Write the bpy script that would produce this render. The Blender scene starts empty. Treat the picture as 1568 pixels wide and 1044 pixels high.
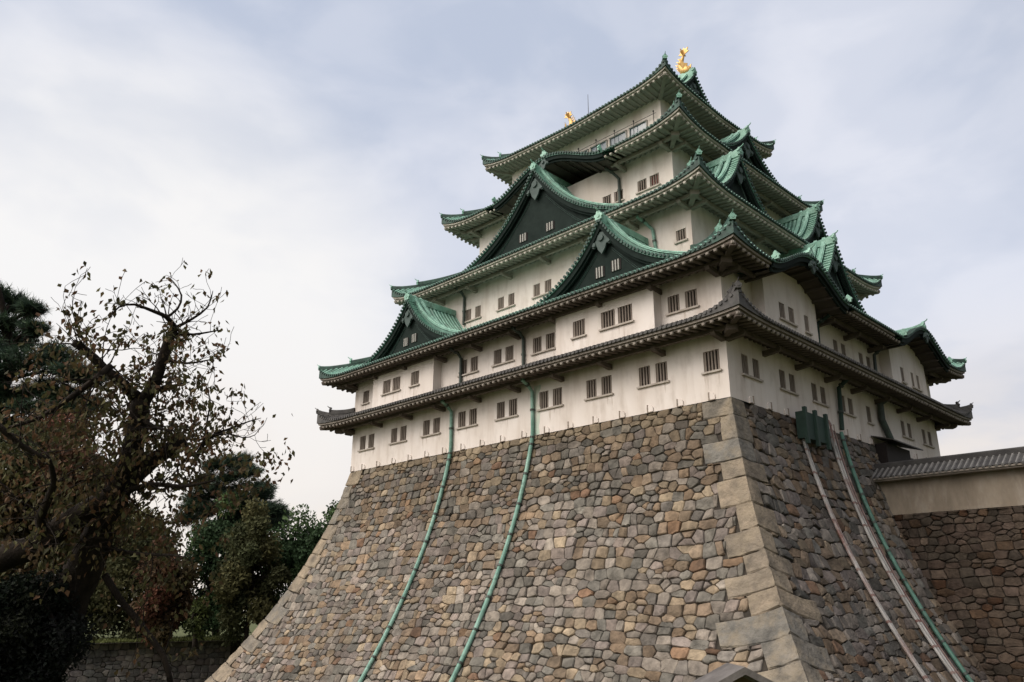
import bpy, bmesh, math, random
from mathutils import Vector, Matrix, noise as mnoise

# ------------------------------------------------------------------ camera, world, sun, exposure
scene = bpy.context.scene
R = math.radians
PI = math.pi
PXW, PXH = 1568.0, 1044.0
CAM = Vector((-39.007, -22.286, -11.466))
YAW, PITCH, ROLL, FPX = 0.791426, 0.323152, 0.00475, 1237.27

fw = Vector((math.cos(PITCH) * math.cos(YAW), math.cos(PITCH) * math.sin(YAW), math.sin(PITCH)))
rt = Vector((math.sin(YAW), -math.cos(YAW), 0))
up = rt.cross(fw)
rt2 = math.cos(ROLL) * rt + math.sin(ROLL) * up
up2 = -math.sin(ROLL) * rt + math.cos(ROLL) * up
cam_data = bpy.data.cameras.new('camera')
cam = bpy.data.objects.new('camera', cam_data)
scene.collection.objects.link(cam)
m = Matrix((rt2, up2, -fw)).transposed().to_4x4()
m.translation = CAM
cam.matrix_world = m
cam_data.sensor_width = 36
cam_data.lens = FPX * 36 / PXW
cam_data.clip_start = 0.1
cam_data.clip_end = 6000
scene.camera = cam

SUN_AZ, SUN_EL = R(158), R(38)          # direction towards the light, azimuth counter-clockwise from +x
world = bpy.data.worlds.new('World')
scene.world = world
world.use_nodes = True


def build_world():
    nt = world.node_tree
    nt.nodes.clear()
    N, L = nt.nodes.new, nt.links.new
    out = N('ShaderNodeOutputWorld')
    sky = N('ShaderNodeTexSky')
    sky.sky_type = 'NISHITA'
    sky.sun_disc = False
    sky.sun_elevation = SUN_EL
    sky.sun_rotation = PI / 2 - SUN_AZ
    b1 = N('ShaderNodeBackground')
    b1.inputs['Strength'].default_value = 0.1
    L(sky.outputs[0], b1.inputs['Color'])
    tc = N('ShaderNodeTexCoord')
    sep = N('ShaderNodeSeparateXYZ')
    L(tc.outputs['Generated'], sep.inputs[0])

    def math_(op, a, b=None, clamp=False):
        n = N('ShaderNodeMath')
        n.operation = op
        n.use_clamp = clamp
        for i, x in enumerate((a, b)):
            if x is None:
                continue
            if isinstance(x, (int, float)):
                n.inputs[i].default_value = x
            else:
                L(x, n.inputs[i])
        return n.outputs[0]

    def ramp(x, a, b):
        n = N('ShaderNodeMapRange')
        n.interpolation_type = 'SMOOTHSTEP'
        L(x, n.inputs[0])
        n.inputs[1].default_value = a
        n.inputs[2].default_value = b
        return n.outputs[0]

    def mix(f, a, b):
        n = N('ShaderNodeMix')
        n.data_type = 'RGBA'
        L(f, n.inputs[0])
        for i, x in ((6, a), (7, b)):
            if isinstance(x, tuple):
                n.inputs[i].default_value = (*x, 1)
            else:
                L(x, n.inputs[i])
        return n.outputs[2]

    def dot(az, el):
        n = N('ShaderNodeVectorMath')
        n.operation = 'DOT_PRODUCT'
        L(tc.outputs['Generated'], n.inputs[0])
        n.inputs[1].default_value = (math.cos(el) * math.cos(az), math.cos(el) * math.sin(az), math.sin(el))
        return n.outputs['Value']

    def clouds(scale, zs, seed, detail=5.0):
        mp = N('ShaderNodeMapping')
        L(tc.outputs['Generated'], mp.inputs[0])
        mp.inputs['Scale'].default_value = (scale, scale, scale * zs)
        mp.inputs['Location'].default_value = seed
        n = N('ShaderNodeTexNoise')
        n.inputs['Scale'].default_value = 1.0
        n.inputs['Detail'].default_value = detail
        n.inputs['Roughness'].default_value = 0.5
        n.inputs['Distortion'].default_value = 0.3
        L(mp.outputs[0], n.inputs['Vector'])
        return n.outputs['Fac']

    big = ramp(clouds(2.4, 1.8, (3.1, 1.7, 0.4)), 0.42, 0.60)
    fine = ramp(clouds(6.0, 2.0, (7.3, 2.2, 5.5), 6.0), 0.40, 0.64)
    cl = math_('ADD', math_('MULTIPLY', big, 0.65), math_('MULTIPLY', fine, 0.35))
    base = mix(cl, (0.50, 0.555, 0.68), (0.73, 0.75, 0.83))
    # the bright cloud bank where the light breaks through, low on the left
    glow = ramp(dot(R(74), R(12)), 0.885, 0.985)
    glow = math_('MULTIPLY', glow, math_('ADD', math_('MULTIPLY', cl, 0.5), 0.8), True)
    base = mix(glow, base, (0.90, 0.885, 0.875))
    low = math_('SUBTRACT', 1.0, ramp(sep.outputs[2], 0.06, 0.36))
    low = math_('MULTIPLY', low, math_('ADD', math_('MULTIPLY', fine, 0.6), 0.6))
    base = mix(low, base, (0.86, 0.775, 0.70))
    # overcast brightened out of view, above and behind-left, to light the left face
    back = ramp(dot(R(172), R(46)), 0.56, 0.97)
    gain = math_('ADD', math_('MULTIPLY', back, 3.1), 0.97)
    base = mix(back, base, (0.92, 0.86, 0.79))
    # low sky behind the viewer dimmed to shade the eaves, for unseen trees
    beh = ramp(dot(R(235), R(0)), 0.05, 0.6)
    lowb = math_('SUBTRACT', 1.0, ramp(sep.outputs[2], 0.10, 0.42))
    gain = math_('MULTIPLY', gain, math_('SUBTRACT', 1.0, math_('MULTIPLY', math_('MULTIPLY', beh, lowb), 0.62)))
    rside = ramp(dot(R(290), R(25)), 0.25, 0.95)  # right-hand sky out of view dimmed to darken the right face
    gain = math_('MULTIPLY', gain, math_('SUBTRACT', 1.0, math_('MULTIPLY', rside, 0.45)))
    b2 = N('ShaderNodeBackground')
    L(base, b2.inputs['Color'])
    L(gain, b2.inputs['Strength'])
    ms = N('ShaderNodeMixShader')
    ms.inputs[0].default_value = 0.93
    L(b1.outputs[0], ms.inputs[1])
    L(b2.outputs[0], ms.inputs[2])
    L(ms.outputs[0], out.inputs['Surface'])


build_world()
sun_data = bpy.data.lights.new('sun', 'SUN')
sun_data.energy = 0.95
sun_data.angle = R(25)
sun_data.color = (1.0, 0.92, 0.83)
sun = bpy.data.objects.new('sun', sun_data)
scene.collection.objects.link(sun)
sd = Vector((math.cos(SUN_EL) * math.cos(SUN_AZ), math.cos(SUN_EL) * math.sin(SUN_AZ), math.sin(SUN_EL)))
sun.rotation_euler = sd.to_track_quat('Z', 'Y').to_euler()
sun.location = (-60, 20, 60)
scene.view_settings.view_transform = 'Standard'
scene.view_settings.look = 'None'
scene.view_settings.exposure = 0.18
scene.view_settings.gamma = 1.0

# ------------------------------------------------------------------ helpers
COL = scene.collection


def ray(px, py):
    return (fw + rt2 * ((px - PXW / 2) / FPX) - up2 * ((py - PXH / 2) / FPX))


def at(px, py, dist):
    """world point seen at a pixel of the photograph, dist metres along the view axis"""
    return CAM + ray(px, py) * dist


class MB:
    def __init__(self):
        self.v, self.f, self.c = [], [], []
        self.col = (1, 1, 1, 1)

    def add(self, vs, fs):
        b = len(self.v)
        self.v.extend([tuple(x) for x in vs])
        self.c.extend([self.col] * len(vs))
        self.f.extend([tuple(i + b for i in f) for f in fs])
        return b

    def loft(self, secs, closed=True, caps=True):
        n = len(secs[0])
        vs = [p for s in secs for p in s]
        fs = []
        k = n if closed else n - 1
        for i in range(len(secs) - 1):
            for j in range(k):
                a, b = i * n + j, i * n + (j + 1) % n
                fs.append((a, b, b + n, a + n))
        if closed and caps:
            fs.append(tuple(range(n))[::-1])
            fs.append(tuple((len(secs) - 1) * n + j for j in range(n)))
        self.add(vs, fs)

    def tube(self, pts, rad, n=8, caps=True):
        pts = [Vector(p) for p in pts]
        if not isinstance(rad, (list, tuple)):
            rad = [rad] * len(pts)
        secs = []
        ref = None
        for i, p in enumerate(pts):
            d = (pts[min(i + 1, len(pts) - 1)] - pts[max(i - 1, 0)])
            if d.length < 1e-9:
                d = Vector((0, 0, 1))
            d.normalize()
            if ref is None:
                ref = Vector((0, 0, 1)) if abs(d.z) < 0.9 else Vector((1, 0, 0))
            a = ref - d * ref.dot(d)
            if a.length < 1e-4:
                a = d.orthogonal()
            a.normalize()
            ref = a
            b = d.cross(a)
            secs.append([p + (a * math.cos(2 * PI * k / n) + b * math.sin(2 * PI * k / n)) * rad[i] for k in range(n)])
        self.loft(secs, True, caps)

    def box(self, c, x, y, z):
        """centre and three half-axis vectors"""
        c, x, y, z = Vector(c), Vector(x), Vector(y), Vector(z)
        vs = [c + x * i + y * j + z * k for k in (-1, 1) for j in (-1, 1) for i in (-1, 1)]
        self.add(vs, [(0, 2, 3, 1), (4, 5, 7, 6), (0, 1, 5, 4), (2, 6, 7, 3), (0, 4, 6, 2), (1, 3, 7, 5)])

    def abox(self, x0, x1, y0, y1, z0, z1):
        self.box(((x0 + x1) / 2, (y0 + y1) / 2, (z0 + z1) / 2), ((x1 - x0) / 2, 0, 0), (0, (y1 - y0) / 2, 0), (0, 0, (z1 - z0) / 2))

    def quad(self, a, b, c, d):
        self.add([a, b, c, d], [(0, 1, 2, 3)])

    def grid(self, fn, us, vs, skip=None):
        n = len(vs)
        pts = [fn(u, v) for u in us for v in vs]
        fs = []
        for i in range(len(us) - 1):
            for j in range(n - 1):
                if skip and skip((us[i] + us[i + 1]) / 2, (vs[j] + vs[j + 1]) / 2):
                    continue
                a = i * n + j
                fs.append((a, a + 1, a + n + 1, a + n))
        self.add(pts, fs)

    def prism(self, outline, O, X, Y, Zt):
        """outline in (x,y) extruded by vector Zt"""
        O, X, Y, Zt = Vector(O), Vector(X), Vector(Y), Vector(Zt)
        n = len(outline)
        a = [O + X * p[0] + Y * p[1] for p in outline]
        b = [p + Zt for p in a]
        fs = [tuple(range(n))[::-1], tuple(range(n, 2 * n))]
        for i in range(n):
            j = (i + 1) % n
            fs.append((i, j, n + j, n + i))
        self.add(a + b, fs)


def obj(name, mb, mat, parent=None, smooth=False, colors=False, normals=True):
    me = bpy.data.meshes.new(name)
    me.from_pydata(mb.v, [], mb.f)
    if colors:
        ca = me.color_attributes.new('tint', 'FLOAT_COLOR', 'POINT')
        ca.data.foreach_set('color', [x for c in mb.c for x in c])
    if normals:
        bm = bmesh.new()
        bm.from_mesh(me)
        bmesh.ops.recalc_face_normals(bm, faces=bm.faces)
        bm.to_mesh(me)
        bm.free()
    if smooth:
        me.polygons.foreach_set('use_smooth', [True] * len(me.polygons))
    me.materials.append(mat)
    o = bpy.data.objects.new(name, me)
    COL.objects.link(o)
    if parent:
        o.parent = parent
    return o


def thing(name, label, cat, loc=(0, 0, 0), group=None):
    o = bpy.data.objects.new(name, None)
    COL.objects.link(o)
    o.location = loc
    o.empty_display_size = 0.5
    tag(o, label, cat, group)
    return o


def tag(o, label, cat, group=None):
    o['label'] = label
    o['category'] = cat
    if group:
        o['group'] = group
    return o


def struct(o):
    o['kind'] = 'structure'
    return o


def put(o, root):
    """parent a mesh written in world coordinates under a root that is not at the origin"""
    o.parent = root
    o.matrix_parent_inverse = Matrix.Translation(-root.location)
    return o


# ------------------------------------------------------------------ materials
def mat(name, col, rough=0.8, col2=None, scale=1.0, stretch=(1, 1, 1), lo=0.35, hi=0.65, bump=0.0, bscale=None, detail=6,
        col3=None, scale3=6.0, lo3=0.5, hi3=0.7, amt3=0.7, attr=None, metallic=0.0, stretch3=(1, 1, 1), trans=None, bdist=0.05,
        col4=None, scale4=3.0, lo4=0.55, hi4=0.75, amt4=0.5, stretch4=(1, 1, 1)):
    ma = bpy.data.materials.new(name)
    ma.use_nodes = True
    nt = ma.node_tree
    N, L = nt.nodes.new, nt.links.new
    bs = nt.nodes['Principled BSDF']
    bs.inputs['Roughness'].default_value = rough
    bs.inputs['Metallic'].default_value = metallic
    tc = N('ShaderNodeTexCoord')

    def noise(sc, st, det=detail):
        mp = N('ShaderNodeMapping')
        mp.inputs['Scale'].default_value = tuple(sc * s for s in st)
        L(tc.outputs['Object'], mp.inputs[0])
        n = N('ShaderNodeTexNoise')
        n.inputs['Scale'].default_value = 1.0
        n.inputs['Detail'].default_value = det
        n.inputs['Roughness'].default_value = 0.6
        L(mp.outputs[0], n.inputs['Vector'])
        return n.outputs['Fac']

    def rng(x, a, b, top=1.0):
        n = N('ShaderNodeMapRange')
        L(x, n.inputs[0])
        n.inputs[1].default_value = a
        n.inputs[2].default_value = b
        n.inputs[4].default_value = top
        return n.outputs[0]

    def mix(f, a, b, bt='MIX'):
        n = N('ShaderNodeMix')
        n.data_type = 'RGBA'
        n.blend_type = bt
        if isinstance(f, float):
            n.inputs[0].default_value = f
        else:
            L(f, n.inputs[0])
        for i, x in ((6, a), (7, b)):
            if isinstance(x, tuple):
                n.inputs[i].default_value = (*x, 1)
            else:
                L(x, n.inputs[i])
        return n.outputs[2]

    c = None
    if attr:
        a = N('ShaderNodeAttribute')
        a.attribute_name = attr
        c = a.outputs['Color']
        if col2:   # col..col2 are multipliers on the tint
            c = mix(1.0, c, mix(rng(noise(scale, stretch), lo, hi), col, col2), 'MULTIPLY')
    elif col2:
        c = mix(rng(noise(scale, stretch), lo, hi), col, col2)
    if col3:
        c = mix(rng(noise(scale3, stretch3), lo3, hi3, amt3), c if c is not None else col, col3)
    if col4:
        c = mix(rng(noise(scale4, stretch4), lo4, hi4, amt4), c if c is not None else col, col4)
    if c is None:
        bs.inputs['Base Color'].default_value = (*col, 1)
    else:
        L(c, bs.inputs['Base Color'])
    if bump:
        b = N('ShaderNodeBump')
        b.inputs['Strength'].default_value = bump
        b.inputs['Distance'].default_value = bdist
        L(noise(bscale or scale * 4, (1, 1, 1), 8), b.inputs['Height'])
        L(b.outputs[0], bs.inputs['Normal'])
    if trans:
        t = N('ShaderNodeBsdfTranslucent')
        if c is not None:
            L(c, t.inputs['Color'])
        else:
            t.inputs['Color'].default_value = (*col, 1)
        ms = N('ShaderNodeMixShader')
        ms.inputs[0].default_value = trans
        L(bs.outputs[0], ms.inputs[1])
        L(t.outputs[0], ms.inputs[2])
        L(ms.outputs[0], nt.nodes['Material Output'].inputs['Surface'])
    return ma


M = {}
M['plaster'] = mat('plaster', (0.62, 0.548, 0.492), 0.9, (0.71, 0.645, 0.60), 0.35, (1, 1, 0.5), bump=0.08, bscale=5,
                   col3=(0.45, 0.37, 0.31), scale3=0.7, stretch3=(1.5, 1.5, 0.18), lo3=0.50, hi3=0.74, amt3=0.65, col4=(0.36, 0.30, 0.25), scale4=1.3, stretch4=(1, 1, .45), lo4=.52, hi4=.78, amt4=.45)
M['rain_stain'] = mat('rain_stain', (0.50, 0.43, 0.375), 0.9, (0.57, 0.50, 0.445), 2.0)
M['plaster_old'] = mat('plaster_old', (0.215, 0.172, 0.13), 0.9, (0.28, 0.232, 0.18), 0.5, (1, 1, 0.4), bump=0.15, bscale=4,
                       col3=(0.15, 0.12, 0.09), scale3=0.9, stretch3=(1.2, 1.2, 0.5), lo3=0.48, hi3=0.72, amt3=0.65, col4=(0.36, 0.32, 0.27), scale4=1.4, stretch4=(1, 1, .35), lo4=.5, hi4=.72, amt4=.6)
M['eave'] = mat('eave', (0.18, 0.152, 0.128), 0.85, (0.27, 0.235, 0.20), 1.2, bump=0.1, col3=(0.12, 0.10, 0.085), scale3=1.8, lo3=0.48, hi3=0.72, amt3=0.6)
M['eave_lit'] = mat('eave_lit', (0.38, 0.35, 0.30), 0.85, (0.50, 0.465, 0.40), 1.2, bump=0.1, col3=(0.19, 0.165, 0.14), scale3=1.8, lo3=0.48, hi3=0.72, amt3=0.6)  # lit copy of the eave colour, for the upper roofs
M['rafter_shaded'] = mat('rafter_shaded', (0.075, 0.058, 0.046), 0.9, (0.12, 0.095, 0.078), 1.2)  # lower-roof rafters: under-eave shade put into the colour
M['rafter_lit'] = mat('rafter_lit', (0.20, 0.18, 0.15), 0.9, (0.26, 0.24, 0.20), 1.2)
M['soffit_shaded'] = mat('soffit_shaded', (0.055, 0.044, 0.036), 0.9, (0.085, 0.068, 0.056), 0.8)  # soffit darkened in colour for the shade beneath the eaves
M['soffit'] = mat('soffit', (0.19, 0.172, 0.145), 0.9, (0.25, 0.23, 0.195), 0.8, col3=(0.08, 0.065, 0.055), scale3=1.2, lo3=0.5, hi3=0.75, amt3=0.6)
M['copper'] = mat('copper', (0.15, 0.32, 0.245), 0.6, (0.32, 0.52, 0.42), 0.9, (1, 1, 0.6), 0.35, 0.68, bump=0.12, bscale=9,
                  col3=(0.06, 0.115, 0.09), scale3=2.3, lo3=0.5, hi3=0.75, amt3=0.7, col4=(0.07, 0.085, 0.06), scale4=1.7, stretch4=(1, 1, .5), lo4=.55, hi4=.72, amt4=.6)
M['copper_pan'] = mat('copper_pan', (0.05, 0.125, 0.095), 0.6, (0.11, 0.225, 0.175), 0.9, (1, 1, 0.6), 0.35, 0.68, bump=0.12, bscale=9,
                  col3=(0.025, 0.05, 0.04), scale3=2.3, lo3=0.5, hi3=0.75, amt3=0.65, col4=(0.03, 0.035, 0.028), scale4=1.7, stretch4=(1, 1, .5), lo4=.55, hi4=.72, amt4=.6)
M['copper_edge'] = mat('copper_edge', (0.014, 0.034, 0.026), 0.7, (0.036, 0.09, 0.068), 1.6, bump=0.12, bscale=9,
                       col3=(0.01, 0.015, 0.013), scale3=3.3, lo3=0.46, hi3=0.7, amt3=0.75)  # edge copper darkened to hold the shade on the tile ends
M['copper_dark'] = mat('copper_dark', (0.007, 0.013, 0.011), 0.85, (0.013, 0.021, 0.018), 1.1, bump=0.1, bscale=6)
M['copper_carve'] = mat('copper_carve', (0.03, 0.05, 0.044), 0.7, (0.055, 0.085, 0.075), 2.0)
M['tile'] = mat('tile', (0.04, 0.037, 0.036), 0.75, (0.085, 0.079, 0.074), 1.5, bump=0.15, bscale=8, col3=(0.05, 0.06, 0.035), scale3=1.2, lo3=0.55, hi3=0.8, amt3=0.5)
M['tile_dark'] = mat('tile_dark', (0.022, 0.02, 0.02), 0.8, (0.045, 0.042, 0.04), 1.5)
M['tile_light'] = mat('tile_light', (0.095, 0.09, 0.085), 0.7, (0.18, 0.17, 0.16), 1.5)
M['wood'] = mat('wood', (0.16, 0.125, 0.10), 0.8, (0.25, 0.205, 0.17), 2.0, (1, 1, 0.3))
M['sill'] = mat('sill', (0.34, 0.29, 0.245), 0.85, (0.46, 0.41, 0.36), 2.0)
M['dark'] = mat('dark', (0.018, 0.014, 0.013), 0.7)
M['redcloth'] = mat('redcloth', (0.30, 0.03, 0.03), 0.8)
M['glass'] = mat('glass', (0.10, 0.125, 0.15), 0.12)
M['whitebar'] = mat('whitebar', (0.30, 0.285, 0.26), 0.8)
M['shutter'] = mat('shutter', (0.045, 0.034, 0.028), 0.8, (0.075, 0.058, 0.048), 3.0)
M['gold'] = mat('gold', (0.50, 0.29, 0.09), 0.5, (0.66, 0.43, 0.17), 6.0, metallic=0.55, bump=0.3, bscale=9)
M['strap'] = mat('strap', (0.34, 0.28, 0.23), 0.8, (0.2, 0.16, 0.13), 8.0)
M['iron'] = mat('iron', (0.03, 0.026, 0.024), 0.6)
M['pipe_green'] = mat('pipe_green', (0.10, 0.22, 0.17), 0.65, (0.23, 0.38, 0.31), 1.3, (1, 1, 0.4), col3=(0.05, 0.12, 0.09), scale3=3.0, lo3=0.5, hi3=0.7, amt3=0.7)
M['pipe_green_dark'] = mat('pipe_green_dark', (0.04, 0.115, 0.085), 0.6, (0.10, 0.22, 0.17), 0.6, col3=(0.03, 0.06, 0.045), scale3=2.0, lo3=0.45, hi3=0.7, amt3=0.7)
M['pipe_dark'] = mat('pipe_dark', (0.03, 0.035, 0.03), 0.6, (0.05, 0.07, 0.055), 2.0)
M['pipe_grey'] = mat('pipe_grey', (0.24, 0.225, 0.21), 0.6, (0.40, 0.38, 0.36), 1.0, (1, 1, 0.5), col3=(0.16, 0.06, 0.045), scale3=0.33, lo3=0.47, hi3=0.6, amt3=0.9)
M['pipe_red'] = mat('pipe_red', (0.13, 0.06, 0.05), 0.65, (0.26, 0.20, 0.18), 1.0)
M['verdigris'] = mat('verdigris', (0.36, 0.47, 0.39), 0.9, (0.60, 0.58, 0.50), 1.6, (1, 1, 0.3))
M['green_paint'] = mat('green_paint', (0.009, 0.027, 0.019), 0.75, (0.015, 0.04, 0.029), 1.5)
M['stone'] = mat('stone', (0.60, 0.59, 0.585), 0.92, (1.42, 1.38, 1.34), 2.2, lo=0.3, hi=0.7, attr='tint', bump=0.55, bscale=5.5, bdist=0.09,
                 col3=(0.06, 0.05, 0.04), scale3=0.55, lo3=0.5, hi3=0.78, amt3=0.55, stretch3=(1, 1, 0.7))
M['corner_stone'] = mat('corner_stone', (0.5, 0.5, 0.5), 0.92, (1.4, 1.36, 1.3), 1.3, lo=0.3, hi=0.7, attr='tint', bump=0.9, bscale=4.5, bdist=0.14,
                 col3=(0.075, 0.07, 0.058), scale3=1.6, lo3=0.5, hi3=0.72, amt3=0.6, col4=(0.30, 0.24, 0.165), scale4=0.8, lo4=.46, hi4=.66, amt4=.6)
M['joint'] = mat('joint', (0.05, 0.042, 0.034), 1.0, (0.028, 0.024, 0.02), 3.0)
M['bark'] = mat('bark', (0.012, 0.009, 0.007), 0.95, (0.028, 0.021, 0.016), 5.0, (1, 1, 0.4), bump=0.8, bscale=14)
M['leaf_cherry'] = mat('leaf_cherry', (1, 1, 1), 0.7, attr='tint', trans=0.3)
M['leaf'] = mat('leaf', (1, 1, 1), 0.75, attr='tint', trans=0.2)
M['grass_ground'] = mat('grass_ground', (0.06, 0.075, 0.028), 1.0, (0.10, 0.105, 0.045), 0.7, bump=0.5, bscale=6)
M['earth'] = mat('earth', (0.05, 0.04, 0.028), 1.0, (0.04, 0.05, 0.02), 0.4, bump=0.5, bscale=4)
M['grass'] = mat('grass', (1, 1, 1), 0.8, attr='tint', trans=0.25)
M['board_wood'] = mat('board_wood', (0.10, 0.065, 0.038), 0.8, (0.17, 0.115, 0.07), 3.0, (1, 1, 0.15), bump=0.2)
M['board_roof'] = mat('board_roof', (0.07, 0.06, 0.054), 0.75, (0.14, 0.125, 0.115), 5.0, bump=0.2)

for k_ in ('dark', 'copper_dark', 'leaf', 'leaf_cherry', 'stone', 'joint', 'bark', 'earth', 'grass', 'grass_ground'):
    M[k_].node_tree.nodes['Principled BSDF'].inputs['Specular IOR Level'].default_value = 0.15

# ------------------------------------------------------------------ ground, moat
GN, GF, GM = -13.1, -14.4, -19.6            # near bank, far bank, moat floor


def rect_sheet(mb, x0, x1, y0, y1, z):
    mb.quad((x0, y0, z), (x1, y0, z), (x1, y1, z), (x0, y1, z))


g = MB()
FAR = 2500
MX, MY, MYF = -32.3, -18.9, 63.3             # moat outer edges
rect_sheet(g, -FAR, MX, -FAR, FAR, GN)
rect_sheet(g, MX, FAR, -FAR, MY, GN)
rect_sheet(g, MX, FAR, MY, MYF, GM)
rect_sheet(g, MX, FAR, MYF, FAR, GF)
struct(obj('ground', g, M['grass_ground']))
# ------------------------------------------------------------------ dry-stone masonry


def d_of(z):
    t = max(0.0, -z)
    return 0.18 * t + 0.0156 * t * t


ARC = [(0.0, 0.0)]
_z, _s = 0.0, 0.0
while _z > -22:
    z2 = _z - 0.05
    _s += math.hypot(0.05, d_of(z2) - d_of(_z))
    _z = z2
    ARC.append((_s, _z))


def z_of_s(s):
    if s <= 0:
        return -s
    lo, hi = 0, len(ARC) - 1
    if s >= ARC[hi][0]:
        return ARC[hi][1]
    i = min(hi - 1, int(s / ARC[hi][0] * hi))
    while ARC[i][0] > s:
        i -= 1
    while ARC[i + 1][0] < s:
        i += 1
    (s0, z0), (s1, z1) = ARC[i], ARC[i + 1]
    return z0 + (z1 - z0) * (s - s0) / (s1 - s0)


def s_of_z(z):
    i = min(len(ARC) - 1, max(0, int(-z / 0.05)))
    return ARC[i][0]


LX, LY = 33.0, 36.9
ZT = -0.15                                   # top of the stone base


def prof(s):
    z = z_of_s(s)
    d = d_of(z)
    e = 0.18 + 0.0312 * max(0, -z)
    n = 1 / math.hypot(1, e)
    return d, z + ZT, n, n * e                # offset, height, normal (outward, up)


def face_left(u, s, h=0.0):
    d, z, no, nu = prof(s)
    return Vector((-d - no * h, u, z + nu * h))


def face_right(u, s, h=0.0):
    d, z, no, nu = prof(s)
    return Vector((u, -d - no * h, z + nu * h))


def dip(a, s):
    return min(.55, max(0.0, .05 * (s - .9))) * max(0.0, a) * math.exp(-max(0.0, a) / 4.2)


def dip_left(u, s, h=0.0):
    d = prof(s)[0]
    return face_left(u, s + dip(u + d, s) + .7 * dip(LY + d - u, s), h)


def dip_right(u, s, h=0.0):
    return face_right(u, s + dip(u + prof(s)[0], s), h)


def face_far(u, s, h=0.0):
    d, z, no, nu = prof(s)
    return Vector((u, LY + d + no * h, z + nu * h))


def face_side(u, s, h=0.0):
    d, z, no, nu = prof(s)
    return Vector((LX + d + no * h, u, z + nu * h))


def clip_poly(poly, nx, ny, c):
    """keep nx*x+ny*y <= c"""
    out = []
    n = len(poly)
    for i in range(n):
        a, b = poly[i], poly[(i + 1) % n]
        da, db = nx * a[0] + ny * a[1] - c, nx * b[0] + ny * b[1] - c
        if da <= 0:
            out.append(a)
        if (da < 0 < db) or (db < 0 < da):
            t = da / (da - db)
            out.append((a[0] + (b[0] - a[0]) * t, a[1] + (b[1] - a[1]) * t))
    return out


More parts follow.
